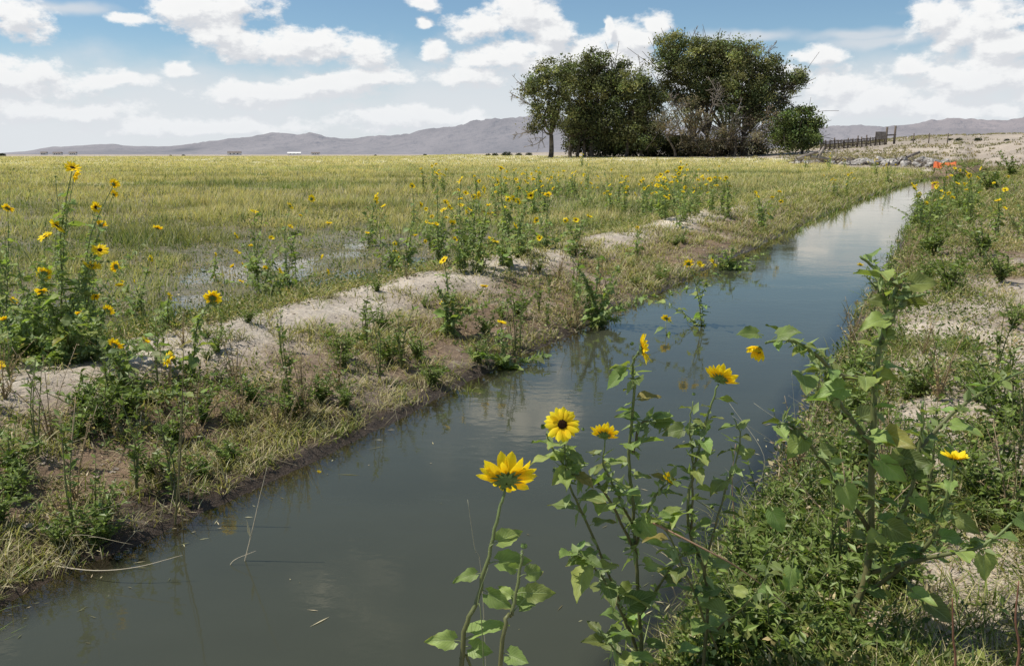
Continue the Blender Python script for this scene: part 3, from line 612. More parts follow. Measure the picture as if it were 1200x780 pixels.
def add_head(root, pos, dirv, Rh, seed, npet=20, openk=0., hd=True, closed=0., cache=None, label=None):
    d = Vector(unit(dirv)); q = d.to_track_quat('Z', 'Y')
    key = (npet, round(openk, 2), hd, round(closed, 2), seed % 4)
    if cache is None or key not in cache:
        a, p, dm = head_meshes(1.0, seed, npet, openk, hd=hd, closed=closed)
        ms = [a.mesh('flower_head', M['stem']), p.mesh('petals', M['petal']) if p.n else None, dm.mesh('disc', M['disc'])]
        if cache is not None: cache[key] = ms
    else: ms = cache[key]
    h = ob('flower_head' if closed < .9 else 'flower_bud', ms[0], root); h.location = Vector(pos)-root.location*0; h.rotation_mode = 'QUATERNION'; h.rotation_quaternion = q; h.scale = (Rh,)*3
    if ms[1] is not None: ob('petals', ms[1], h)
    if closed < .9: ob('disc', ms[2], h)
    return h
CACHE = {}
SC1 = np.array([.13, .11, .05]); SC2 = np.array([.16, .22, .07])
def hairs(mb, P, rad, n, r):
    k = len(P)
    if n <= 0: return
    idx = r.uniform(0, k-1.001, n); i = idx.astype(int); f = (idx-i)[:, None]; Q = P[i]*(1-f)+P[i+1]*f
    d = r.normal(0, 1, (n, 3)); d /= np.linalg.norm(d, axis=1, keepdims=True)
    V = np.zeros((n, 3, 3)); s_ = np.cross(d, [0, 0, 1.]); s_ /= np.linalg.norm(s_, axis=1, keepdims=True)+1e-6
    V[:, 0] = Q-s_*.0002; V[:, 1] = Q+s_*.0002; V[:, 2] = Q+d*(rad+.0022)
    mb.add(V.reshape(-1, 3), [np.arange(3*n).reshape(-1, 3)], (.42, .42, .32))
def leaf_col(r, old=.08):
    c = np.array([.235, .315, .085])*r.uniform(.45, 1.35)*np.array([r.uniform(.85, 1.2), 1, 1])
    return np.array([.3, .24, .07]) if r.random() < old else c
def sunflower(base, stems, heads, label, group=None, seed=0, hd=True, leaf_n=14, leaf_s=(.05, .09), r0=.006, single=False, extra=(), name='wild_sunflower', cat='sunflower', leafr=(0.1, .95), dense=0):
    """stems: list of point lists (world); heads: (pos,dir,R,kind,openk); extra: (pos,dir,size) leaves"""
    r = np.random.default_rng(seed+100); base = np.asarray(base, float)
    root = empty(name, base, label, cat, group); mb = MB(); allP = []
    for k, S in enumerate(stems):
        S = np.asarray(S, float)-base; rr = r0*(1 if k == 0 else .62); n_ = 7 if hd else 4
        P = spline(S, n_)
        if hd: P[1:-1] += r.normal(0, .0012, P[1:-1].shape)
        tube(mb, P, rr, rr*.45, SC1*r.uniform(.8, 1.2), 8 if hd else 4, col2=SC2); allP.append((P, rr))
        if hd: hairs(mb, P, rr*.7, int(260*np.linalg.norm(np.diff(P, axis=0), axis=1).sum()/.5), r)
    ob('stem', mb.mesh('stem', M['stem']), root)
    geos = LEAFS if hd else LEAFL; fol = MB(); tot = sum(np.linalg.norm(np.diff(P, axis=0), axis=1).sum() for P, _ in allP)
    L_ = []
    for P, rr in allP:
        ln = np.linalg.norm(np.diff(P, axis=0), axis=1).sum(); nl = max(1, int(round(leaf_n*ln/tot))); ph = r.uniform(0, 6.28)
        for q in range(nl):
            f = leafr[0]+(leafr[1]-leafr[0])*(q+r.uniform(0, .6))/nl; k = f*(len(P)-1); i = min(int(k), len(P)-2); b = P[i]*(1-(k-i))+P[i+1]*(k-i)
            ph += 2.4+r.uniform(-.4, .4); d = np.array([math.cos(ph), math.sin(ph), r.uniform(-.15, .6)])
            L_.append((b, d, r.uniform(*leaf_s)*(1.15-.5*f), np.array([0, 0, 1])+r.normal(0, .35, 3)))
    for pos, d, s_ in extra: L_.append((np.asarray(pos)-base, np.asarray(d, float), s_*(.84 if s_ > .07 else 1), np.array([-.15, -.75, .65])+r.normal(0, .25, 3)))
    for b, d, s_, up in L_:
        m_ = MB() if single else fol; gq = geos[r.integers(len(geos))]; cq = leaf_col(r, .02); U_ = gq[2]
        cq = cq if len(L_) > 12 and (b is None or s_ < .095) else np.maximum(cq, [.2, .28, .075]); ed = np.clip(sst(np.abs(U_[:, 0])*.5+U_[:, 1]*.6+.25*(fbm(U_[:, 0]*3+d[0]*9, U_[:, 1]*5+d[1]*9, 2)-.5), .82, 1.02), 0, 1)[:, None]*(r.random() < .45)*.8
        cv = cq[None]*(1-ed)+np.array([.33, .24, .09])*ed; cv = cv*(.75+.5*fbm(U_[:, 0]*2+s_*99, U_[:, 1]*4, 2))[:, None]
        add_leaf(m_, b, d, up, s_, cv, gq, wid=r.uniform(.7, 1.05))
        if single: ob('leaf', m_.mesh('leaf', M['leaf'], uv=True), root)
    if single: fol = MB()
    if dense:      # small bushy side leaves
        for P, rr in allP:
            k = int(dense*len(P)); idx = r.integers(0, max(2, int(len(P)*.85)), k)
            Q = P[idx]+r.normal(0, .005, (k, 3)); dd = r.normal(0, 1, (k, 3)); c = np.array([.14, .20, .055])[None]*r.uniform(.5, 1.6, (k, 1))
            cards(fol, Q, dd, r.normal(0, .5, (k, 3))+[0, 0, 1], r.uniform(.02, .055, k), r.uniform(.010, .024, k), c)
    if fol.n: ob('foliage', fol.mesh('foliage', M['leaf'], uv=True), root)
    for i, h in enumerate(heads):
        pos, d, Rh, kind, ok = h
        add_head(root, np.asarray(pos)-base, d, Rh, seed+i, 16 if kind == 'bud' else (25 if hd else 15), ok, hd, {'open': 0., 'half': .6, 'bud': 1.}[kind], CACHE)
    return root
def stem_to(base, p, r, bow=.12, mid=2):
    base = np.asarray(base, float); p = np.asarray(p, float); v = p-base; n = np.linalg.norm(v); pts = [base]
    for k in range(1, mid+1):
        t = k/(mid+1); q = base+v*t; q[:2] -= v[:2]*.35*math.sin(math.pi*t)*.6; q += r.normal(0, bow*n*.18, 3)*[1, 1, .2]; pts.append(q)
    pts.append(p); return pts
# ---- the plants in the foreground
def A(px, py, Y): return at(px, py, Y)
def gbase(px, Y):
    x = (px-600)/FPX*Y*1.02; return np.array([x, Y, ground(x, Y)-.01])
# A: the flower seen from behind at the bottom centre
b = gbase(527, 1.36)
sunflower(b, [[b, A(540, 790, 1.36), A(560, 700, 1.38), A(580, 620, 1.40), A(592, 572, 1.42)],
              [A(540, 770, 1.36), A(552, 800, 1.37), b+[.03, .01, .1]]],
          [(A(594, 562, 1.42), (.05, .85, .55), .050, 'open', .45)], 'sunflower seen from behind on a tall stem at bottom centre over the water', seed=1, hd=True, single=True, leaf_n=0, r0=.0052,
          extra=[(A(572, 660, 1.39), (.9, .1, .12), .058), (A(566, 672, 1.39), (-.85, -.2, .05), .040), (A(563, 690, 1.385), (.75, -.3, -.25), .05), (A(574, 640, 1.39), (.9, .5, .35), .052),
                 (A(543, 752, 1.37), (-.85, -.15, .25), .050), (A(545, 757, 1.37), (.7, -.3, .1), .04)])
b2 = gbase(560, 1.33)
sunflower(b2, [[b2, A(586, 775, 1.34), A(602, 715, 1.36), A(611, 660, 1.38), A(613, 645, 1.385)]],
          [(A(614, 640, 1.385), (.1, .1, 1), .019, 'bud', 0)], 'short sunflower stem with a green bud beside the big flower at bottom centre', seed=2, hd=True, single=True, leaf_n=0, r0=.0046,
          extra=[(A(606, 695, 1.365), (.95, -.1, .15), .050), (A(604, 702, 1.365), (-.6, .3, .4), .03), (A(609, 675, 1.37), (.8, .4, .1), .04), (A(590, 765, 1.34), (.5, -.4, .1), .04), (A(609, 668, 1.37), (-.7, -.3, .5), .026)])
# B: bushy plant with the open dark-centred flower
Y = 2.15; b = gbase(752, Y)
tr = [b, A(752, 800, Y), A(748, 700, Y), A(742, 600, Y), A(737, 540, Y), A(743, 470, Y-.02), A(741, 430, Y-.03), A(748, 412, Y-.05)]
sunflower(b, [tr, [A(746, 760, Y), A(700, 640, Y-.1), A(668, 570, Y-.14), A(662, 530, Y-.13), A(659, 505, Y-.12)],
              [A(745, 650, Y), A(705, 570, Y-.05), A(672, 555, Y-.1), A(650, 530, Y-.12), A(640, 508, Y-.13)],
              [A(744, 620, Y), A(722, 575, Y-.05), A(708, 545, Y-.08), A(709, 515, Y-.09)],
              [A(744, 640, Y), A(765, 585, Y-.03), A(783, 565, Y-.05), A(790, 560, Y-.06)],
              [A(750, 770, Y), A(715, 690, Y-.15), A(680, 650, Y-.2), A(665, 660, Y-.2)],
              [A(750, 720, Y), A(790, 660, Y-.1), A(812, 640, Y-.15)],
              [A(742, 530, Y), A(752, 495, Y), A(775, 498, Y), A(800, 508, Y)],
              [A(750, 790, Y), A(720, 760, Y-.25), A(700, 735, Y-.3)]],
          [(A(659, 497, Y-.14), (.02, -.93, .30), .042, 'open', .05), (A(708, 510, Y-.09), (.1, .75, .65), .036, 'open', .45), (A(637, 500, Y-.13), (-.4, -.3, .8), .022, 'bud', 0),
           (A(752, 408, Y-.05), (.93, -.1, .15), .038, 'open', .35), (A(783, 562, Y-.05), (.4, -.3, .7), .021, 'half', .2), (A(797, 507, Y), (.7, 0, .4), .012, 'bud', 0), (A(741, 403, Y-.04), (-.6, 0, .8), .017, 'bud', 0), (A(683, 503, Y-.1), (.5, -.2, .8), .014, 'bud', 0)],
          'bushy sunflower with an open dark centred bloom at the right water edge', seed=3, single=True, leaf_n=88, leaf_s=(.045, .08), r0=.0062, leafr=(.05, .9), dense=1.3,
          extra=[(A(738, 430, Y), (-.7, -.2, -.5), .062), (A(735, 440, Y), (-.5, -.3, .5), .04), (A(745, 600, Y), (.35, -.8, -.35), .10), (A(715, 590, Y-.1), (-.3, -.8, .3), .10), (A(690, 655, Y-.15), (-.3, -.8, -.2), .11), (A(762, 495, Y), (.5, -.3, .2), .05), (A(668, 545, Y-.14), (-.6, -.3, -.5), .05)])
# C: the bloom right of it
Y = 2.05; b = gbase(838, Y)
sunflower(b, [[b, A(830, 700, Y), A(806, 610, Y), A(818, 530, Y), A(828, 490, Y), A(842, 450, Y)],
              [A(810, 620, Y), A(812, 545, Y), A(808, 500, Y), A(812, 470, Y)],
              [A(822, 680, Y), A(845, 590, Y), A(868, 520, Y), A(860, 490, Y)],
              [A(840, 760, Y), A(790, 640, Y-.05), A(765, 600, Y-.05)], [A(838, 740, Y), A(890, 690, Y-.1), A(905, 650, Y-.1)]],
          [(A(844, 444, Y), (.4, .6, .7), .042, 'open', .45), (A(813, 462, Y), (0, 0, 1), .014, 'bud', 0), (A(858, 485, Y), (0, 0, 1), .013, 'bud', 0)],
          'sunflower with one upturned yellow bloom leaning over the water right of the bushy one', seed=4, single=True, leaf_n=60, leaf_s=(.035, .07), r0=.0052, leafr=(.05, .93), dense=1.2)
# D: tall thick-stemmed plant on the right
Y = 2.3; b = gbase(1020, Y); b[2] = ground(b[0], b[1])-.01
main = [b, A(1018, 660, Y), A(1021, 560, Y), A(1024, 470, Y), A(1030, 410, Y), A(1047, 350, Y+.02), A(1056, 330, Y+.02)]
sunflower(b, [main, [A(1024, 440, Y), A(985, 440, Y-.05), A(955, 415, Y-.08), A(925, 398, Y-.1), A(897, 402, Y-.12)],
              [A(1021, 520, Y), A(990, 480, Y), A(968, 440, Y), A(950, 410, Y+.05)],
              [A(1018, 620, Y), A(975, 555, Y-.05), A(930, 500, Y-.1), A(905, 500, Y-.1)],
              [A(1020, 650, Y), A(1062, 590, Y-.05), A(1078, 520, Y-.05), A(1082, 470, Y-.05)],
              [A(1024, 690, Y), A(1085, 640, Y-.12), A(1105, 600, Y-.14), A(1118, 545, Y-.15)],
              [A(1022, 670, Y), A(1100, 650, Y-.15), A(1150, 640, Y-.2), A(1190, 610, Y-.2)],
              [A(1030, 405, Y), A(1042, 380, Y), A(1060, 352, Y-.02), A(1085, 345, Y-.03)],
              [A(1056, 335, Y), A(1030, 318, Y), A(1008, 300, Y)],
              [A(1050, 560, Y), A(1100, 500, Y+.1), A(1155, 455, Y+.15), A(1200, 435, Y+.2)]],
          [(A(889, 408, Y-.12), (-.45, -.35, -.6), .036, 'half', .3), (A(1119, 537, Y-.15), (.1, .1, .95), .036, 'open', .5), (A(1060, 328, Y+.02), (.2, 0, 1), .020, 'bud', 0), (A(1088, 343, Y-.03), (.5, 0, .8), .016, 'bud', 0)],
          'tall thick stemmed sunflower with broad leaves on the right bank', seed=5, single=True, leaf_n=88, leaf_s=(.05, .09), r0=.0115, leafr=(.06, .97), dense=1.6,
          extra=[(A(938, 435, Y-.1), (-.1, -.8, -.1), .10), (A(1012, 440, Y-.03), (-.25, -.9, .1), .09), (A(1030, 505, Y-.03), (.25, -.9, .1), .12), (A(1050, 535, Y-.05), (.6, -.6, .1), .08), (A(895, 393, Y-.12), (-.7, -.3, .2), .075), (A(905, 398, Y-.12), (.3, -.6, .5), .065),
                 (A(1056, 335, Y), (.9, -.1, .2), .09), (A(1050, 345, Y), (.8, .3, -.1), .07), (A(1060, 690, Y-.1), (.5, -.8, .1), .085), (A(1035, 625, Y-.05), (-.6, -.6, .2), .08), (A(1110, 600, Y-.14), (.5, -.5, -.2), .07), (A(1020, 530, Y-.04), (.7, -.3, -.5), .115), (A(900, 590, Y-.1), (.4, -.2, -.7), .08), (A(930, 655, Y-.1), (-.2, -.3, -.8), .085), (A(1030, 612, Y-.05), (.8, -.2, -.3), .09), (A(1075, 700, Y-.1), (.8, -.3, -.4), .1), (A(1150, 640, Y-.2), (.1, -.3, -.9), .08), (A(1180, 600, Y-.2), (.8, -.2, -.4), .09), (A(985, 560, Y-.05), (.3, -.3, -.8), .085), (A(1062, 560, Y-.05), (.5, -.2, .6), .08), (A(1100, 520, Y-.05), (.5, -.2, -.7), .08), (A(1000, 455, Y-.05), (-.8, -.2, .1), .095), (A(950, 505, Y-.08), (-.6, -.2, -.5), .085)])

# ---- sunflowers on the far bank and in the field: base pixel, head pixels
def plant(bpx, heads, label, group=None, seed=0, hd=False, leaf_n=26, size=.05, r0=.006, dense=5, extra_st=0, leaf_s=(.06, .115), water=False, dirs=None):
    leaf_n = int(leaf_n*(1.5 if extra_st > 2 else 1)); dense = dense*1.1
    r = np.random.default_rng(seed); b = hit(*bpx)
    if water: b = on_z(bpx[0], bpx[1], -.05)
    Yb = b[1]; st = []; hs = []
    for i, h in enumerate(heads):
        p = A(h[0], h[1], Yb+r.uniform(-.15, .15)); k = h[2] if len(h) > 2 else 'open'; q = h[3] if len(h) > 3 else 1.
        src = b if i == 0 else b+(np.array(st[0][1])-b)*r.uniform(.2, .9)
        st.append(stem_to(src if r.random() > .5 or i == 0 else b+r.normal(0, .03, 3)*[1, 1, 0], p, r))
        d = r.normal(0, .45, 3)+[.4, .45, .6]; d[1] = d[1] if r.random() > .2 else -abs(d[1]); hs.append((p, d, size*q*(.45 if k == 'bud' else 1), k, r.uniform(.0, .4)))
    hh = max([(s[-1]-b)[2] for s in st]) if st else .6
    for k in range(extra_st):
        p = b+[r.normal(0, .36), r.normal(0, .3), hh*r.uniform(.15, .75)]; st.append(stem_to(b+r.normal(0, .04, 3)*[1, 1, 0], p, r))
        if len(heads) >= 2 and k % 2 == 0 and not any(q_ in label for q_ in ('without', 'no blooms', ' one ', 'three')):
            hs.append((p, r.normal(0, .5, 3)+[.3, .3, .7], size*r.uniform(.7, .95), 'open' if r.random() < .6 else 'half', r.uniform(.1, .5)))
    return sunflower(b, st, hs, label, group, seed, hd, leaf_n, leaf_s, r0, dense=dense)
G1 = 'wild sunflowers in the clump at the left edge'
plant((70, 418), [(85, 197), (87, 205, 'half', .8), (65, 207, 'bud')], 'tallest leafy sunflower at the left edge with two stacked blooms at its top', G1, 11, extra_st=5, leaf_n=34, hd=True)
plant((98, 405), [(133, 216, 'half'), (133, 228, 'half', .8), (112, 243), (118, 264, 'half')], 'sunflower leaning right in the left clump with two pairs of half open blooms', G1, 12, extra_st=4, leaf_n=30, hd=True)
plant((8, 400), [(9, 244), (3, 262, 'bud')], 'sunflower cut by the left edge with one bloom held at its top', G1, 13, extra_st=6, leaf_n=34, hd=True)
plant((80, 425), [(108, 312, 'open', 1.15), (117, 293), (96, 306, 'bud'), (66, 265)], 'sunflower with the widest sunlit bloom in the left clump', G1, 14, extra_st=6, leaf_n=40, hd=True)
plant((45, 415), [(52, 321), (53, 277), (20, 300, 'bud')], 'dense low sunflower in the left clump with one bloom facing the camera', G1, 15, extra_st=7, leaf_n=40, hd=True)
plant((22, 425), [(5, 375, 'half', .6), (35, 345, 'bud')], 'bushy sunflower low at the left edge with almost no blooms', G1, 16, extra_st=8, leaf_n=46, hd=True)
plant((110, 420), [(111, 346, 'half', .7), (140, 335, 'half', .6)], 'short sunflower at the right foot of the left clump', G1, 17, extra_st=4, leaf_n=24, hd=True)
plant((165, 372), [(176, 303), (143, 330, 'half', .6), (157, 330, 'half', .6)], 'single small sunflower in wet grass right of the left clump', None, 18, extra_st=2, size=.04)
plant((198, 385), [(198, 347, 'open', .7)], 'small low sunflower growing at the puddle edge', None, 19, extra_st=1, leaf_n=12)
plant((222, 440), [(249, 349, 'open', 1.1)], 'sunflower on the pale ridge with one bloom turned right', None, 20, extra_st=1, leaf_n=18, hd=True)
plant((150, 465), [(135, 404), (118, 410, 'bud')], 'bright leafed sunflower on the near side of the left ridge with one low bloom', None, 21, extra_st=5, leaf_n=30, hd=True)
G2 = 'sunflowers in the clump behind the left ridge'
plant((305, 345), [(298, 248), (310, 237, 'bud'), (278, 295), (285, 311, 'open', .9)], 'sunflower at the left side of the clump behind the ridge', G2, 22, extra_st=5, leaf_n=34)
plant((338, 348), [(340, 241), (365, 233), (352, 253, 'half', .6), (340, 266, 'half', .8)], 'taller sunflower on the right side of the clump behind the ridge', G2, 23, extra_st=5, leaf_n=38)
plant((330, 352), [(328, 318, 'half'), (376, 300, 'half', .8), (300, 288, 'bud')], 'low bushy sunflower at the front of the clump behind the ridge', G2, 24, extra_st=6, leaf_n=40)
plant((252, 330), [(252, 298, 'half', .7)], 'tiny sunflower alone in the wet field left of a clump', None, 25, extra_st=1, leaf_n=12)
plant((445, 300), [(440, 236, 'open', 1.2)], 'solitary sunflower on a bare stem in the field', None, 26, leaf_n=8, dense=0)
G3 = 'sunflowers in the wide clump at the middle of the field edge'
for i, (bp, hs, lb) in enumerate([((478, 318), [(483, 218), (493, 240), (505, 262), (498, 283, 'half', .8)], 'leftmost sunflower of the wide middle clump, four blooms up its side'),
        ((512, 315), [(512, 204), (520, 246), (527, 243), (530, 262, 'half')], 'sunflower of the middle clump with its highest bloom on the left'),
        ((545, 318), [(540, 211), (548, 250), (567, 222)], 'sunflower in the heart of the wide middle clump'),
        ((560, 312), [(560, 228, 'half'), (574, 250), (583, 213)], 'sunflower right of the heart of the middle clump'),
        ((590, 310), [(587, 197), (602, 233), (595, 233, 'half')], 'tallest sunflower of the wide middle clump'),
        ((610, 300), [(607, 236), (622, 229), (600, 255, 'bud')], 'sunflower with two close blooms on the right of the middle clump'),
        ((640, 292), [(642, 228, 'open', 1.2), (630, 245, 'bud')], 'sunflower with one large bloom at the right end of the middle clump'),
        ((463, 312), [(462, 285, 'half'), (452, 290, 'bud')], 'low dark sunflower at the foot of the middle clump'),
        ((675, 300), [(675, 258), (662, 258, 'half'), (690, 254, 'half')], 'sunflower with three small blooms just before the pale ridge')]):
    plant(bp, hs, lb, G3, 30+i, extra_st=4, leaf_n=30, size=.05, dense=6)
plant((525, 392), [(520, 305, 'open', .9), (510, 330, 'bud')], 'thin tall sunflower standing on the near slope of the ridge', None, 41, extra_st=4, leaf_n=26, hd=True)
plant((590, 432), [(588, 378, 'open', .8)], 'short sunflower over bare brown soil on the bank slope', None, 42, extra_st=3, leaf_n=18, hd=True)
plant((745, 300), [(747, 267, 'half', .7)], 'small sunflower on the grassy ridge beyond the branching weed', None, 43, extra_st=2)
plant((700, 385), [(668, 300, 'bud'), (735, 300, 'bud'), (700, 290, 'bud'), (680, 318, 'bud'), (722, 330, 'bud')], 'dark branching sunflower without blooms by the left water edge', None, 44, extra_st=9, leaf_n=44, dense=9)
plant((822, 388), [(807, 309, 'open', 1.1), (820, 311, 'half'), (836, 308, 'open', 1.1)], 'sunflower standing in the ditch water with three blooms', None, 45, extra_st=3, leaf_n=18, water=True, dense=2, r0=.005)
plant((781, 400), [(781, 373, 'open', 1.)], 'single small sunflower bloom rising out of the ditch water', None, 46, leaf_n=4, water=True, dense=0, r0=.004)
plant((376, 570), [(374, 553, 'half', .4)], 'tiny yellow flowered sprig poking out of the dark water', None, 47, leaf_n=5, water=True, dense=0, r0=.0018, leaf_s=(.015, .03), size=.035)
plant((855, 318), [(862, 285, 'bud'), (845, 290, 'bud')], 'leafy sunflower without blooms on the ridge beside the water', None, 48, extra_st=7, leaf_n=40)
plant((890, 262), [(888, 230), (905, 232, 'half')], 'sunflower on the green left bank ahead of the tree cluster', None, 49, extra_st=4, size=.055)
plant((1072, 262), [(1077, 228, 'open', 1.2), (1066, 240, 'bud'), (1085, 238, 'half')], 'sunflower with one clear bloom at the far right water edge', None, 50, extra_st=6, size=.06)
plant((1040, 330), [(1045, 283, 'bud'), (1052, 300, 'bud')], 'slim budding sunflower stalk at the right water edge', None, 51, extra_st=3, leaf_n=20)

# ---- weeds: prototypes then copies
def make_weed(kind, seed, label, group, cat='weed', name='leafy_weed'):
    r = np.random.default_rng(seed); root = empty(name, (0, 0, -50), label, cat, group); mb = MB(); fo = MB()
    ns = {'bush': 13, 'tall': 3, 'dry': 10}[kind]
    for k in range(ns):
        hgt = {'bush': r.uniform(.07, .24), 'tall': r.uniform(.25, .5), 'dry': r.uniform(.12, .42)}[kind]
        sp_ = {'bush': 1.5, 'tall': .25, 'dry': .8}[kind]; a = r.uniform(0, 6.28); tip = np.array([math.cos(a)*hgt*sp_*r.random(), math.sin(a)*hgt*sp_*r.random(), hgt])
        P = spline([np.zeros(3), tip*[.35, .35, .5]+r.normal(0, .01, 3), tip], 4); P[0, 2] = -.02
        cs = (.30, .22, .13) if kind == 'dry' else (.16, .17, .07)
        tube(mb, P, .003 if kind != 'tall' else .0045, .0012, cs, 4)
        nl = {'bush': 30, 'tall': 24, 'dry': 16}[kind]; idx = r.uniform(.1, 1, nl)*(len(P)-1); i = np.minimum(idx.astype(int), len(P)-2); f = (idx-i)[:, None]
        Q = P[i]*(1-f)+P[i+1]*f; d = r.normal(0, 1, (nl, 3)); d[:, 2] = np.abs(d[:, 2])*.5
        ln = r.uniform(.016, .045, nl)*(1.2 if kind == 'tall' else 1)*(.6 if kind == 'dry' else 1)
        c = {'bush': np.array([.17, .23, .055]), 'tall': np.array([.18, .24, .06]), 'dry': np.array([.42, .33, .18])}[kind][None]*r.uniform(.55, 1.4, (nl, 1))
        cards(fo, Q, d, r.normal(0, .4, (nl, 3))+[0, 0, 1], ln, ln*r.uniform(.28, .5, nl), c)
    ob('stem', mb.mesh('stem', M['stem']), root); ob('foliage', fo.mesh('foliage', M['weed'], smooth=False), root); return root
WL = {('bush', 0): ('low bushy green weed on the slope of the left bank', 'bushy weeds on the left bank'), ('tall', 0): ('upright leafy weed stalk on the left bank', 'upright weeds on the left bank'),
      ('dry', 0): ('dry brown weed on the left bank', 'dry weeds on the left bank'), ('bush', 1): ('low bushy green weed on the right bank', 'bushy weeds on the right bank'),
      ('tall', 1): ('upright leafy weed stalk on the right bank', 'upright weeds on the right bank'), ('dry', 1): ('dry brown weed on the right bank', 'dry weeds on the right bank')}
protos = {}
for kd in ('bush', 'tall', 'dry'):
    for q in range(3): protos[(kd, q)] = make_weed(kd, 70+q+{'bush': 0, 'tall': 10, 'dry': 20}[kd], *WL[(kd, 0)])
KM = kidmap(); used = set()
def put_weed(kd, q, p, sc, side):
    o = protos[(kd, q)]
    if (kd, q) in used: o = copy_tree(o, KM)
    used.add((kd, q)); o.location = p; o.rotation_euler = (0, 0, rng.uniform(0, 6.28)); o.scale = (sc,)*3
    o['label'], o['group'] = WL[(kd, side)]
r_ = np.random.default_rng(21); cnt = 0
fixed = [((120, 500), 'bush', 1.3, 0), ((100, 480), 'bush', 1.2, 0), ((150, 490), 'bush', 1.2, 0), ((60, 520), 'dry', 1.2, 0), ((205, 520), 'bush', 1.0, 0), ((235, 560), 'bush', .8, 0), ((205, 585), 'tall', 1.2, 0), ((180, 560), 'bush', .9, 0), ((455, 425), 'bush', 1.2, 0), ((430, 410), 'tall', 1.0, 0), ((400, 420), 'bush', 1.2, 0), ((490, 420), 'bush', 1.1, 0),
         ((560, 425), 'bush', 1., 0), ((20, 560), 'bush', 1.1, 0), ((70, 640), 'bush', .8, 0), ((860, 740), 'bush', 1.2, 1), ((900, 770), 'bush', 1.3, 1), ((840, 770), 'bush', 1.1, 1), ((940, 700), 'bush', 1.2, 1), ((1010, 700), 'bush', 1.2, 1), ((870, 760), 'bush', 1., 1), ((930, 740), 'bush', 1., 1), ((820, 800), 'bush', .9, 1), ((980, 720), 'bush', .9, 1), ((1000, 765), 'bush', .8, 1), ((900, 690), 'bush', .8, 1), ((960, 660), 'bush', .9, 1), ((890, 620), 'tall', .8, 1), ((940, 590), 'tall', .8, 1), ((950, 790), 'bush', .8, 1), ((1050, 690), 'bush', .8, 1),
         ((1095, 262), 'bush', 3.5, 1), ((1128, 250), 'bush', 3.2, 1), ((1160, 226), 'bush', 5, 1), ((1122, 214), 'bush', 5, 1), ((1185, 208), 'bush', 6, 1), ((1150, 300), 'bush', 2.4, 1), ((1092, 300), 'bush', 2.6, 1), ((1105, 232), 'tall', 3, 1), ((1085, 280), 'tall', 2, 1), ((1172, 330), 'bush', 2, 1), ((1110, 340), 'bush', 2, 1), ((1160, 600), 'bush', 1.2, 1), ((1120, 560), 'bush', 1.2, 1), ((1175, 500), 'bush', 1.5, 1), ((1150, 470), 'bush', 1.5, 1), ((1190, 560), 'tall', 1., 1), ((1100, 470), 'dry', 1.3, 1), ((985, 590), 'bush', 1., 1), ((915, 545), 'tall', .8, 1), ((955, 500), 'tall', .9, 1), ((1000, 450), 'bush', 1.3, 1), ((1020, 400), 'tall', 1.3, 1), ((1040, 360), 'bush', 1.8, 1)]
for (p, kd, sc, side) in fixed: put_weed(kd, r_.integers(3), hit(*p)-[0, 0, .005], sc, side)
while cnt < 190:
    if r_.random() < .66: px, py, side = r_.uniform(-30, 900), r_.uniform(270, 640), 0
    else: px, py, side = r_.uniform(880, 1230), r_.uniform(215, 760), 1
    p = hit(px, py); u, v = uv(p[0], p[1]); t = uL-u; s = u-uR
    if side == 0 and not (0 < t < TR*1.15): continue
    if side == 1 and not (.02 < s < 6): continue
    if p[1] > 45: continue
    if clearing(p[:1], p[1:2])[0] < .6: continue
    kd = ['bush', 'tall', 'dry'][r_.choice(3, p=[.45, .2, .35])]; sc = r_.uniform(.6, 1.15)*(1+.012*p[1])
    if side == 0 and t > TR*.6: sc *= .7
    put_weed(kd, r_.integers(3), p-[0, 0, .005], sc, side); cnt += 1

# ---- far sunflowers: prototypes then copies
FL = ('small yellow sunflower among green weeds beyond the ridge', 'far sunflowers scattered over field and banks')
fp = []
for q in range(4):
    r = np.random.default_rng(240+q); st = []; hs = []
    for k in range(4):
        p = np.array([r.normal(0, .16), r.normal(0, .16), r.uniform(.45, .8)]); st.append(stem_to(r.normal(0, .03, 3)*[1, 1, 0], p, r)); hs.append((p, r.normal(0, .6, 3)+[0, 0, .9], .05, 'open', .45))
    fp.append(sunflower((0, 0, 0), st, hs[:2+q % 2], FL[0], FL[1], 210+q, False, 24, (.07, .12), .006, dense=6))
KM = kidmap(); n = 0; uf = set(); cc_ = None; left_ = 0
while n < 115:
    m_ = r_.random()
    if left_ > 0: left_ -= 1
    else: cc_ = None
    if m_ < .6: px, py = r_.uniform(700, 1085), r_.uniform(192, 262)
    elif m_ < .9: px, py = r_.uniform(480, 800), r_.uniform(200, 290)
    else: px, py = r_.uniform(1060, 1200), r_.uniform(195, 300)
    if cc_ is None: cc_ = hit(px, py); left_ = int(r_.integers(2, 8)); mc_ = m_
    m_ = mc_; p = cc_+np.append(r_.normal(0, .035*cc_[1]+.1, 2), 0); p[2] = ground(p[0], p[1]); u, v = uv(p[0], p[1]); t = uL-u; s = u-uR
    if (t < .1 and s < .1) or p[1] > 95 or p[1] < 9: continue
    if m_ < .6 and t > 16 and r_.random() < .7: continue
    q = int(r_.integers(4)); o = fp[q]
    if q in uf: o = copy_tree(o, KM)
    uf.add(q); o.location = p; o.rotation_euler = (0, 0, r_.uniform(0, 6.28)); sc = r_.uniform(.7, 1.15)*(1+.006*p[1]); o.scale = (sc,)*3
    side = 'left' if t > 0 else 'right'
    o['label'] = FL[0] if side == 'left' else 'small yellow sunflower among weeds on the far right bank'
    o['group'] = 'far sunflowers on the right bank' if side == 'right' else FL[1]
    n += 1

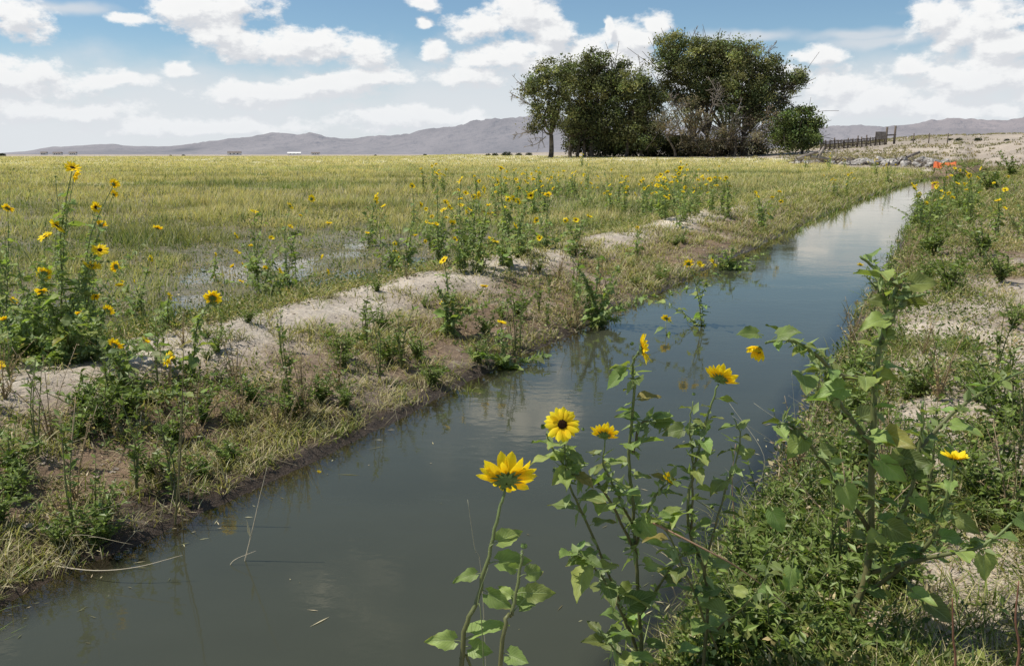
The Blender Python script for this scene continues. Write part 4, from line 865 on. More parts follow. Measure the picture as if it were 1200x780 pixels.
# ---- dead stalks
def stalk(pts, label, r=.0018, col=(.55, .48, .36), name='dead_stalk', leaf=None):
    P = [np.asarray(p, float) for p in pts]; root = P[0]; mb = MB(); tube(mb, spline([p-root for p in P], 6), r, r*.35, col, 5)
    if leaf is not None:
        l = [np.asarray(p)-root for p in leaf]; cards(mb, np.array([l[0]]), np.array([l[1]-l[0]]), np.array([[0, -1, .3]]), np.array([np.linalg.norm(l[1]-l[0])]), np.array([.012]), np.array([[.62, .52, .36]]), .3)
    return tag(ob(name, mb.mesh(name, M['straw']), loc=root), label, 'dry stalk')
q = on_z(285, 665, -.03); stalk([q, A(296, 620, q[1]), A(305, 580, q[1]), A(313, 547, q[1])], 'pale dead stalk with a hanging blade rising from the water near the left bank', .003, leaf=[A(294, 632, q[1]), A(289, 608, q[1])])
q = on_z(268, 664, -.01); stalk([q, A(276, 655, q[1]), A(300, 645, q[1])], 'short pale stalk lying across the water at the left bank', .002)
q = hit(60, 662); stalk([q, A(110, 668, q[1]-.1), A(160, 664, q[1]-.12), A(214, 650, q[1]-.1)], 'long arched straw stalk reaching over the water at bottom left', .0026)
q = hit(205, 615); stalk([q, A(212, 520, q[1]), A(215, 410, q[1])], 'tall thin green brown stalk on the left bank beside the water', .005, (.22, .2, .09))
q = on_z(215, 625, -.02); stalk([q, A(209, 560, q[1]), A(212, 480, q[1])], 'thin bare stalk standing at the left water edge', .003, (.3, .25, .13))
q = gbase(575, 1.6); stalk([q, A(566, 700, 1.6), A(556, 640, 1.6), A(548, 585, 1.6)], 'thin grey straw behind the big bottom flower', .0014, (.4, .38, .27))
q = gbase(575, 1.3); stalk([q, A(566, 760, 1.32), A(560, 705, 1.34), A(572, 665, 1.36)], 'fine green stem curling beside the big bottom flower', .0012, (.2, .24, .1))
q = hit(1062, 700); q = gbase(1150, 1.7); stalk([q, A(1118, 790, 1.7), A(1117, 745, 1.7), A(1116, 700, 1.7)], 'red brown stubble stalk at the bottom right corner', .004, (.26, .13, .08))
q = gbase(1215, 1.75); stalk([q, A(1192, 780, 1.75), A(1190, 725, 1.75), A(1194, 680, 1.75)], 'second red brown stubble stalk nearest the right edge', .004, (.28, .14, .09))
q = hit(862, 650); stalk([q, A(860, 600, q[1]), A(858, 560, q[1]), A(862, 520, q[1])], 'slim pinkish stalk at the right water edge', .003, (.4, .26, .18))
stalk([A(765, 612, 2.0), A(820, 640, 1.95), A(870, 668, 1.95), A(930, 715, 2.0)], 'thin brownish branch lying diagonally through the weeds', .0032, (.34, .22, .14), name='fallen_branch')
r = np.random.default_rng(5)
for i in range(26):
    px, py = r.uniform(880, 1010), 0; py = 620-(px-880)*1.5+r.uniform(-40, 60); p = hit(px, py)
    if uv(p[0], p[1])[0]-uR < -.35: continue
    h_ = r.uniform(.12, .4); o = stalk([p, p+[r.normal(0, .04), r.normal(0, .04), h_*.5], p+[r.normal(0, .12), r.normal(0, .08), h_]], 'fine pale dry stalk at the right water edge', .0016, (.5, .46, .33)); o['group'] = 'fine dry stalks along the right water edge'
r = np.random.default_rng(6)
for i in range(22):
    px = r.uniform(60, 520); py = 690-(px)*.43+r.uniform(-8, 14); p = hit(px, py); h_ = r.uniform(.08, .22)
    o = stalk([p, p+[r.normal(0, .05), r.normal(0, .04), h_*.6], p+[r.normal(0, .14), r.normal(-.03, .08), h_*r.uniform(.2, 1)]], 'fine pale dry stalk at the left water edge', .0015, (.48, .42, .28)); o['group'] = 'fine dry stalks along the left water edge'

# ---- trees
def tree(name, label, base_px, YD, blobs, trunks, seed, dead=(), group=None, cat='tree', leaf=.34, dens=1., green=(.115, .135, .056), zb=None):
    """blobs: (px,py,rx,ry,tone,density) in photo pixels at distance YD"""
    r = np.random.default_rng(seed); x0 = (base_px-600)/1021*YD*1.0; b = np.array([A(base_px, 186, YD)[0], YD, 0.]); b[2] = ground(b[0], b[1])-.1
    root = empty(name, b, label, cat, group); k_ = YD/1021; cr = MB(); wd = MB(); cen = []
    for (px, py, rx, ry, tone, dn) in blobs:
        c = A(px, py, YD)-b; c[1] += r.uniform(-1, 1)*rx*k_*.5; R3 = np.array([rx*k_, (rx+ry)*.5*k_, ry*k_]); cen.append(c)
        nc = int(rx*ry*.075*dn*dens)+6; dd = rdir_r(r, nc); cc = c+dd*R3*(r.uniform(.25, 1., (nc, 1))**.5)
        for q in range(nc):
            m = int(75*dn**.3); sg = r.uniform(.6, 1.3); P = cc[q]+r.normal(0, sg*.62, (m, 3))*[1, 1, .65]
            col = np.asarray(green)*tone*r.choice([.55, .95, 1.5, 2.3])*r.uniform(.8, 1.2)*np.array([r.uniform(.9, 1.25), 1, 1]); C = col[None]*r.uniform(.7, 1.35, (m, 1))  # tone paints sunlit tops and shaded lower clumps into the leaf colour
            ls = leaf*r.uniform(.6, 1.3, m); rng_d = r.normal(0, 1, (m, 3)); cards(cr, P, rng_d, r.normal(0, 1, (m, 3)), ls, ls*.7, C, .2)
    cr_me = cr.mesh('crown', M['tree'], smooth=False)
    for i, (tp, rad) in enumerate(trunks):
        tx = A(tp, 186, YD)[0]-b[0]; g0 = np.array([tx, r.uniform(-.6, .6), -.3]); mine = [c for c in cen if abs(c[0]-tx) < 9] or cen
        fork = g0+[r.normal(0, .4), 0, 3.2+r.uniform(0, 1.5)]; tube(wd, spline([g0, g0+[r.normal(0, .15), 0, 1.5], fork], 4), rad*1.15, rad*.8, (.1, .08, .07), 8)
        for c in mine:
            mid = fork*.5+c*.5+r.normal(0, .5, 3); tube(wd, spline([fork, mid, c*.9+fork*.1], 4), rad*.5, rad*.12, (.1, .08, .07), 6)
            for z in range(5):
                e = c+r.normal(0, 1, 3)*[2.2, 1.5, 1.6]; m2 = mid*.4+c*.6; tube(wd, spline([m2, (m2+e)/2+r.normal(0, .3, 3), e], 3), rad*.17, .03, (.1, .08, .07), 4)
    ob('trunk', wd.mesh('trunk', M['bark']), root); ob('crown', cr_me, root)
    if dead:
        for (px, py, ex, ey, nbr) in dead:
            dw = MB()
            s0 = A(px, py, YD)-b; e0 = A(ex, ey, YD)-b; ax = e0-s0; Ln = np.linalg.norm(ax)
            tube(dw, spline([s0, (s0+e0)/2+r.normal(0, .2, 3), e0], 4), .09, .03, (.3, .27, .24), 5)
            for q in range(nbr):
                f = r.uniform(.15, .95); p = s0+ax*f; d = unit(ax/Ln*r.uniform(.4, 1)+r.normal(0, .55, 3)); l_ = Ln*r.uniform(.25, .55)*(1.2-f); m = p+d*l_*.5+r.normal(0, .08, 3); e = p+d*l_+[0, 0, -.1*l_]
                tube(dw, [p, m, e], .045, .02, (.3, .27, .24), 4)
                for w in range(5):
                    s_ = p*(1-(w+1)/6)+e*((w+1)/6); d2 = unit(d+r.normal(0, .6, 3)); tube(dw, [s_, s_+d2*l_*.4], .025, .014, (.3, .27, .24), 3, False)
            ob('dead_branch', dw.mesh('dead_branch', M['deadwood']), root)
    return root
def rdir_r(r, n):
    z = r.uniform(-1, 1, n); a = r.uniform(0, 6.28, n); q = np.sqrt(1-z*z); return np.column_stack([q*np.cos(a), q*np.sin(a), z])
GT = 'big cottonwood trees in the cluster beyond the field'
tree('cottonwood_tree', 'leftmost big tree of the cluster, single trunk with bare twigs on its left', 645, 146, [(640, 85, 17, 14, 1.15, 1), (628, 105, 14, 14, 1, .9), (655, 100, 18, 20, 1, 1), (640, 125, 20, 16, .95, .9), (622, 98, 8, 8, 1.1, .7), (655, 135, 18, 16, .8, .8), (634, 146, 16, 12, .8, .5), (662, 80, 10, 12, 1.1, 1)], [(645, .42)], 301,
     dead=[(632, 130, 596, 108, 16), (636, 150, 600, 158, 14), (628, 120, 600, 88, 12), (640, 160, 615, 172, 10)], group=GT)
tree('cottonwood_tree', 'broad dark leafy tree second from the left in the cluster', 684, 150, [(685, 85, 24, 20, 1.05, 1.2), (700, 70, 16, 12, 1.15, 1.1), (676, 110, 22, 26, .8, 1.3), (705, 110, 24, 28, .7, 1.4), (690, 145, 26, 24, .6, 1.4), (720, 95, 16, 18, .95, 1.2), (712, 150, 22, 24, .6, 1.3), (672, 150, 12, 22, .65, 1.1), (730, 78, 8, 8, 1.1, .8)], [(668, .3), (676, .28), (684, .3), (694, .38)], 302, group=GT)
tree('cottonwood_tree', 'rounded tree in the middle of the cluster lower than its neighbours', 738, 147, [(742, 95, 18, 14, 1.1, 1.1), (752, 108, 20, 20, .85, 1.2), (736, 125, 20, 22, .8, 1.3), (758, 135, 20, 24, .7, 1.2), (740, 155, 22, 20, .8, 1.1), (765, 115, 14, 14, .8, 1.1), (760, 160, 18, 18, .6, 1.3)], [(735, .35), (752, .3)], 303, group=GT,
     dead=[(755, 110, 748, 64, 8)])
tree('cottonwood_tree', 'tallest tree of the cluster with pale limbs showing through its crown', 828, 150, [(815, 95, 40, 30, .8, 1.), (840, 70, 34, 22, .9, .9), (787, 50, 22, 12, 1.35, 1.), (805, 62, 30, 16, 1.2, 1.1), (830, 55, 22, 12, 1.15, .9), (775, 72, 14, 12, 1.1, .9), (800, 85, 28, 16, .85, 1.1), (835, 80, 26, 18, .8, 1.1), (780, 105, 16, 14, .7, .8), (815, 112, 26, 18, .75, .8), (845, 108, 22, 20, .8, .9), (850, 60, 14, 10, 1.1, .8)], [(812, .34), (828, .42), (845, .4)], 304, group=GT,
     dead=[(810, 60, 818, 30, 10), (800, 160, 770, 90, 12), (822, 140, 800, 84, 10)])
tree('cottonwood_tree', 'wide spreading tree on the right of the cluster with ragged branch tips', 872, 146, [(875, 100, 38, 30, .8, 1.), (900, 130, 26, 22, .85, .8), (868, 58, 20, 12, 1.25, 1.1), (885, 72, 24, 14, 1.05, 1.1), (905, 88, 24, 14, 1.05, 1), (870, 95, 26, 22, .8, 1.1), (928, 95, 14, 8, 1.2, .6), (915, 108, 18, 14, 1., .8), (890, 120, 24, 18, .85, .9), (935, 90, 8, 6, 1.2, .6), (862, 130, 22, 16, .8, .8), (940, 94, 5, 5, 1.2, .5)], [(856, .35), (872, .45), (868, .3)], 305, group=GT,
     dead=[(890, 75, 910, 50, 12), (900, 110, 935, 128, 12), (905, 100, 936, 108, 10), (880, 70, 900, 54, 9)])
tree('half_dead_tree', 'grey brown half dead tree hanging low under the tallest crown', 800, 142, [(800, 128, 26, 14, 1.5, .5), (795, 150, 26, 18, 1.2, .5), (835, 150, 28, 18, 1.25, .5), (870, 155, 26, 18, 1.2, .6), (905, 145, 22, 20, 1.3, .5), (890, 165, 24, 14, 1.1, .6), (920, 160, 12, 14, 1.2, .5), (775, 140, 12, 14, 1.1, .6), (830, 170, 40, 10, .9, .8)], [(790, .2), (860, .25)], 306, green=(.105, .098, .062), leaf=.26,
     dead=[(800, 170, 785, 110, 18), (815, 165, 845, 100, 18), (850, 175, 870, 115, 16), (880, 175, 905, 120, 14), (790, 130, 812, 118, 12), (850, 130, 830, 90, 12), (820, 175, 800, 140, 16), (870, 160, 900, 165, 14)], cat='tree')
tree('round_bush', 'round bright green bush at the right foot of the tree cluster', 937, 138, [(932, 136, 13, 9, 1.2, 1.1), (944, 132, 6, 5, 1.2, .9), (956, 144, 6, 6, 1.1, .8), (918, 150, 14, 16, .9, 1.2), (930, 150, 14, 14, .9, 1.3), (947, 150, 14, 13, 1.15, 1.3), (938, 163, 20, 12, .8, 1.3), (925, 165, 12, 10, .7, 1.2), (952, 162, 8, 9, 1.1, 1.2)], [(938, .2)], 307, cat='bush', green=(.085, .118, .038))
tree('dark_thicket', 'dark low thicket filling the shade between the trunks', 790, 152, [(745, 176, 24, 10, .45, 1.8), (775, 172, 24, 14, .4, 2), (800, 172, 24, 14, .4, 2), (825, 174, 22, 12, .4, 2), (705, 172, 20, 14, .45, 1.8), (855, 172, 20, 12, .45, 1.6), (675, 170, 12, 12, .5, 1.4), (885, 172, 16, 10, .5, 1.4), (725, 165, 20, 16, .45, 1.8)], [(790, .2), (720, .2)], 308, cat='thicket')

# ---- far small shrubs on the sandy rise and beyond the field
r = np.random.default_rng(77)
def shrub(px, py, rr, label, group, seed, Y=None):
    p = hit(px, py) if Y is None else A(px, py, Y); Yd = p[1]; q = np.random.default_rng(seed); k_ = Yd/1021; root = empty('shrub', p, label, 'shrub', group); cr = MB(); wd = MB()
    m = 260; P = rdir_r(q, m)*[rr*1.5*k_, rr*1.2*k_, rr*k_]*q.uniform(.4, 1, (m, 1)); P[:, 2] = np.abs(P[:, 2]); C = np.array([.045, .055, .028])[None]*q.uniform(.5, 1.6, (m, 1)); ls = np.full(m, rr*k_*.4)
    cards(cr, P, q.normal(0, 1, (m, 3)), q.normal(0, 1, (m, 3)), ls, ls*.6, C)
    for z in range(6): tube(wd, [[0, 0, -.2], P[z]*.8], rr*k_*.04, .01, (.1, .08, .06), 4)
    ob('stem', wd.mesh('stem', M['bark']), root); ob('crown', cr.mesh('crown', M['tree'], smooth=False), root)
for i, (px, rr, lb) in enumerate([(1114, 3, 'small dark shrub on the sandy rise, left one of the near pair'), (1123, 3.2, 'small dark shrub on the sandy rise, right one of the near pair'), (1146, 3.6, 'largest dark shrub on the crest of the sandy rise'), (1180, 2.4, 'dark shrub on the sandy rise nearest the right edge'), (1070, 2.2, 'faint shrub on the rise right of the gate')]):
    shrub(px, 165, rr, lb, None, 400+i)
for i, (px, rr) in enumerate([(2, 3.4), (215, 1.5), (200, 1.2), (580, 3), (594, 4.5), (572, 2.5), (608, 3), (498, 1.6), (440, 1.3), (620, 3)]):
    Yd = 430 if px < 500 else 175; x = A(px, 184, Yd)[0]; p = np.array([x, Yd, ground(x, Yd)]); k_ = 1
    py = HOR+(H-p[2])*1021/Yd; shrub(px, py, rr, 'low dark shrub along the far edge of the field', 'shrubs along the far field edge', 420+i, Yd)

# ---- distant farm buildings
def house(px, Yd, w, h_, d_, label):
    x = A(px, 184, Yd)[0]; z = max(ground(x, Yd), H-Yd*.0028); root = empty('farm_building', (x, Yd, z), label, 'building', 'white farm buildings far across the field', rz=.2)
    a = MB(); a.add(np.array([[i*w/2, j*d_/2, k*h_] for i in (-1, 1) for j in (-1, 1) for k in (0, 1)]), [np.array([[0, 1, 3, 2], [4, 6, 7, 5], [0, 4, 5, 1], [2, 3, 7, 6], [1, 5, 7, 3]])], (.8, .8, .8))
    ob('wall', a.mesh('wall', M['white'], smooth=False), root)
    q = MB(); e = .5; V = np.array([[-w/2-e, -d_/2-e, h_+.01], [w/2+e, -d_/2-e, h_+.01], [w/2+e, d_/2+e, h_+.01], [-w/2-e, d_/2+e, h_+.01], [-w/2-e, 0, h_+d_*.22], [w/2+e, 0, h_+d_*.22]])
    q.add(V, [np.array([[0, 1, 5, 4], [2, 3, 4, 5]]), np.array([[0, 4, 3], [1, 2, 5]]), np.array([[3, 2, 1, 0]])], (.6, .6, .6)); ob('roof', q.mesh('roof', M['white'] if w > 20 else M['roof'], smooth=False), root)
    for k in range(3):
        g_ = MB(); cx = (k-1)*w*.28; g_.add(np.array([[cx-.7, -d_/2-.05, 1], [cx+.7, -d_/2-.05, 1], [cx+.7, -d_/2-.05, 2.2], [cx-.7, -d_/2-.05, 2.2]]), [np.array([[0, 1, 2, 3]])], (.1, .1, .1)); ob('window', g_.mesh('window', M['glass'], smooth=False), root)
for a_ in [(52, 1300, 8, 3, 8, 'leftmost white farm building on the horizon'), (68, 1350, 12, 2.6, 9, 'long low white building second from the left on the horizon'), (86, 1340, 10, 3, 8, 'white building on the horizon right of the long low one'), (345, 1500, 22, 2.4, 10, 'long pale shed on the horizon below the mountain peak'), (370, 1500, 14, 2.6, 9, 'pale shed at the right end of the far row'), (275, 1100, 16, 2.6, 9, 'small pale shed on the horizon below the mountain slope')]: house(*a_)

# ---- fence on the rise
def box(mb, c, s, rz=0, col=(.2, .17, .14), jit=0):
    V = np.array([[i*s[0]/2, j*s[1]/2, k*s[2]/2] for i in (-1, 1) for j in (-1, 1) for k in (-1, 1)], float); V += rng.normal(0, jit, V.shape) if jit else 0
    ca, sa = math.cos(rz), math.sin(rz); V = np.column_stack([V[:, 0]*ca-V[:, 1]*sa, V[:, 0]*sa+V[:, 1]*ca, V[:, 2]])+np.asarray(c)
    mb.add(V, [np.array([[0, 1, 3, 2], [4, 6, 7, 5], [0, 4, 5, 1], [2, 3, 7, 6], [1, 5, 7, 3], [0, 2, 6, 4]])], col)
fx0 = A(953, 170, 150); fr = empty('rail_fence', (fx0[0], 150, ground(fx0[0], 150)), 'weathered wooden corral fence running up the sandy rise', 'fence'); o0 = np.array(fr.location); prev = None
pxs = list(np.linspace(962, 1036, 15))
for i, px in enumerate(pxs):
    Yd = 150+i*.6; x = A(px, 170, Yd)[0]; z = ground(x, Yd); h_ = rng.uniform(1.7, 2.3); P = np.array([x, Yd, z-.2])-o0; mb = MB()
    tube(mb, [P, P+[rng.normal(0, .05), 0, h_]], .13, .11, (.1, .09, .07), 7); ob('post', mb.mesh('post', M['postwood']), fr)
    if prev is not None:
        for zz in (.7, 1.15, 1.6):
            if rng.random() < .9: mb = MB(); tube(mb, [prev+[0, -.12, zz+rng.normal(0, .06)], P+[0, -.12, zz+rng.normal(0, .06)]], .06, .05, (.1, .09, .07), 5); ob('rail', mb.mesh('rail', M['postwood']), fr)
        for k in range(3):
            mb = MB(); f = (k+.6)/3.4; c = prev*(1-f)+P*f; box(mb, c+[0, -.2, .95], (.14, .04, rng.uniform(1.2, 1.8))); ob('paling', mb.mesh('paling', M['postwood'], smooth=False), fr)
    prev = P
Yd = 158; x = A(1041, 170, Yd)[0]; gt = empty('gate_posts', (x, Yd, ground(x, Yd)), 'pair of tall dark gate posts with crossbeam at the end of the corral fence', 'gate')
for dx, hh in ((-.5, 3.1), (1.0, 3.3)):
    mb = MB(); tube(mb, [[dx, 0, -.2], [dx+.03, 0, hh]], .2, .18, (.1, .09, .07), 8); ob('post', mb.mesh('post', M['postwood']), gt)
mb = MB(); tube(mb, [[-.7, -.05, 1.6], [1.2, -.05, 1.7]], .12, .12, (.1, .09, .07), 6); ob('crossbeam', mb.mesh('crossbeam', M['postwood']), gt)
x = A(1035, 170, 157)[0]; mb = MB(); tk = MB(); br = empty('loading_chute', (x-.6, 157, ground(x, 157)), 'pale board panel on legs leaning beside the gate posts', 'board')
box(mb, (0, 0, 1.7), (1.9, .12, 1.3)); ob('panel', mb.mesh('panel', M['deadwood'], smooth=False), br)
for dx in (-.8, .8): tk = MB(); box(tk, (dx, .1, .5), (.14, .1, 1.2)); ob('leg', tk.mesh('leg', M['postwood'], smooth=False), br)
for i, px in enumerate((1070, 1088, 1110)):
    p = hit(px, 168); mb = MB(); tube(mb, [[0, 0, -.2], [.03, 0, 1.7]], .1, .08, (.1, .09, .07), 6)
    tag(ob('fence_post', mb.mesh('fence_post', M['postwood']), loc=p), 'lone wooden fence post on the sandy rise right of the gate', 'post', 'lone posts on the sandy rise')

# ---- debris heap along the field edge
def chunk(seed):
    q = np.random.default_rng(seed); mb = MB(); n_ = 8; m_ = 5; V = []
    for i in range(m_+1):
        ph = math.pi*i/m_
        for j in range(n_):
            a = 2*math.pi*j/n_; v = np.array([math.sin(ph)*math.cos(a), math.sin(ph)*math.sin(a), math.cos(ph)]); v = np.sign(v)*np.abs(v)**.6; V.append(v*q.uniform(.7, 1.15))
    i = np.arange(m_)[:, None]*n_; j = np.arange(n_)[None]; j2 = (j+1) % n_
    mb.add(np.array(V)*[1, .7, .5], [np.stack([i+j, i+n_+j, i+n_+j2, i+j2], -1).reshape(-1, 4)], (.4, .4, .4)); return mb.mesh('rubble_chunk', M['concrete'], smooth=False)
ch = [chunk(500+i) for i in range(5)]; r = np.random.default_rng(9)
for i in range(90):
    px = r.uniform(985, 1115) if r.random() < .75 else r.uniform(925, 990); Yd = r.uniform(82, 92)+(1050-px)*.08; x = A(px, 185, Yd)[0]; sc = r.uniform(.2, .55)*(1.2 if px > 1000 else .8)
    o = ob('rubble_chunk', ch[i % 5]); o.location = (x, Yd, ground(x, Yd)+r.uniform(0, .5)*sc+ (.25 if px > 1010 else 0)*r.random()); o.rotation_euler = tuple(r.uniform(-.6, .6, 2))+(r.uniform(0, 6.28),); o.scale = (sc, sc, sc*r.uniform(.6, 1.3))
    tag(o, 'pale broken concrete chunk heaped along the far field edge' if px > 985 else 'pale chunk lying by the foot of the round bush', 'rubble', 'rubble heaped along the far field edge' if px > 985 else 'chunks by the round bush')
def brush(seed):
    q = np.random.default_rng(seed); mb = MB()
    for k in range(16):
        d = q.normal(0, 1, 3); d[2] = abs(d[2])*.6; d = unit(d)*q.uniform(.5, 1.4); tube(mb, spline([[0, 0, 0], d*.5+q.normal(0, .12, 3), d], 3), .05, .02, (.2, .17, .15), 4)
        tube(mb, [d*.5, d*.5+q.normal(0, .3, 3)], .03, .015, (.2, .17, .15), 3)
    return mb.mesh('brush_pile', M['postwood'] if seed % 2 else M['deadwood'])
bm = [brush(600+i) for i in range(4)]
for i in range(34):
    px = r.uniform(930, 1118); Yd = r.uniform(84, 90)+(1050-px)*.08; x = A(px, 185, Yd)[0]; o = ob('brush_pile', bm[i % 4]); sc = r.uniform(.5, 1.1); o.location = (x, Yd, ground(x, Yd)); o.scale = (sc*1.3, sc, sc); o.rotation_euler = (0, 0, r.uniform(0, 6.28))
    tag(o, 'heap of dead brush along the far field edge' if px < 1000 else 'heap of dead brush between concrete chunks', 'brush', 'dead brush heaps left of the rubble' if px < 1000 else 'dead brush among the rubble')
for i, (x0, x1, y0, y1) in enumerate([(934, 958, 186, 178), (950, 975, 184, 187), (1062, 1078, 184, 178), (958, 966, 186, 172)]):
    Yd = 88; p0 = A(x0, y0, Yd); p1 = A(x1, y1, Yd); p0[2] = max(p0[2], ground(p0[0], Yd)); mb = MB(); tube(mb, [np.zeros(3), p1-p0], .2, .12, (.3, .27, .24), 7)
    tag(ob('dead_log', mb.mesh('dead_log', M['deadwood']), loc=p0), ['grey log propped on the brush at the left end', 'grey log lying flat behind the field', 'grey log sticking up out of the rubble', 'steep pale snag standing in the brush'][i], 'log')

# ---- orange sheet and headgate at the end of the ditch
ux, uy = A(1107, 195, 64)[:2]; z0 = ground(ux, uy)
og = empty('orange_headgate', (ux, uy, z0-.5), 'small orange barrier sheet at the far end of the ditch', 'barrier', rz=-TH)
mb = MB(); V = []; nx_, nz_ = 18, 5; W_ = 1.5
for j in range(nz_+1):
    for i in range(nx_+1):
        X = (i/nx_-.5)*W_; V.append((X, .12*math.sin(i*1.3+j*.5)+.05*j, .25+.45*j/nz_+.04*math.sin(i*.8)+.12*abs(X)/W_))
m_ = nx_+1; i = np.arange(nz_)[:, None]*m_; j = np.arange(nx_)[None]; mb.add(np.array(V), [np.stack([i+j, i+j+1, i+m_+j+1, i+m_+j], -1).reshape(-1, 4)], (1, .3, .1)); ob('sheet', mb.mesh('sheet', M['orange']), og)
for X in (-.66, .66): mb = MB(); tube(mb, [[X, .2, -.3], [X, .25, .85]], .04, .05, (.1, .1, .1), 6); ob('post', mb.mesh('post', M['postwood']), og)

# ------------------------------------------------------------------ sun and sky
SUN_EL, SUN_AZ = R(62), R(-86)
s = Vector((math.sin(SUN_AZ)*math.cos(SUN_EL), math.cos(SUN_AZ)*math.cos(SUN_EL), math.sin(SUN_EL)))
sl = bpy.data.lights.new('sun', 'SUN'); sl.energy = 5.0; sl.angle = R(.53); sl.color = (1, .945, .85)
so = bpy.data.objects.new('sun', sl); COL.objects.link(so); so.rotation_mode = 'QUATERNION'; so.rotation_quaternion = s.to_track_quat('Z', 'Y'); so.location = (0, 0, 30)
w = bpy.data.worlds.new('World'); scn.world = w; w.use_nodes = True; nt = w.node_tree; nt.nodes.clear()
out = nt.nodes.new('ShaderNodeOutputWorld'); bg = nt.nodes.new('ShaderNodeBackground'); bg.inputs[1].default_value = .086; L(nt, bg.outputs[0], out.inputs[0])
sky = N(nt, 'ShaderNodeTexSky', sky_type='NISHITA', sun_disc=False, sun_elevation=SUN_EL, sun_rotation=SUN_AZ, altitude=1200, air_density=1.0, dust_density=.6, ozone_density=1.3)
def azel(px, py): d = ray(px, py); return math.atan2(d[0], d[1]), math.atan2(d[2], math.hypot(d[0], d[1]))
CL = [(15, 18, 34, 22), (160, 25, 36, 8), (225, 12, 50, 22), (270, 2, 60, 20), (255, 35, 50, 22), (330, 60, 100, 18), (355, 48, 40, 16), (425, 62, 30, 16), (205, 84, 17, 8), (20, 98, 75, 22), (130, 95, 55, 10), (430, 90, 50, 14), (385, 103, 60, 16), (300, 112, 90, 14), (502, 62, 24, 14), (500, 3, 30, 9), (500, 28, 14, 8), (560, 30, 45, 16), (615, 15, 50, 28), (640, 40, 40, 26), (590, 68, 60, 18), (560, 88, 60, 14), (650, 75, 60, 30), (715, 28, 8, 10), (745, 45, 36, 26), (770, 28, 32, 16), (720, 70, 60, 30), (957, 65, 28, 10), (990, 98, 60, 18), (1010, 118, 70, 22), (1095, 25, 30, 26), (1120, 45, 34, 22), (1175, 22, 40, 20), (1185, 50, 40, 20), (1075, 82, 24, 12), (1150, 95, 90, 30), (850, 95, 120, 20), (60, 130, 120, 16), (1100, 130, 120, 14), (250, 150, 140, 12), (480, 140, 120, 14)]
WISP = [(870, 42, 70, 7), (1010, 42, 60, 6), (1030, 50, 60, 6), (240, 130, 260, 45), (560, 120, 160, 50), (1080, 115, 180, 40), (60, 8, 60, 6), (1150, 5, 60, 5), (20, 160, 200, 26)]
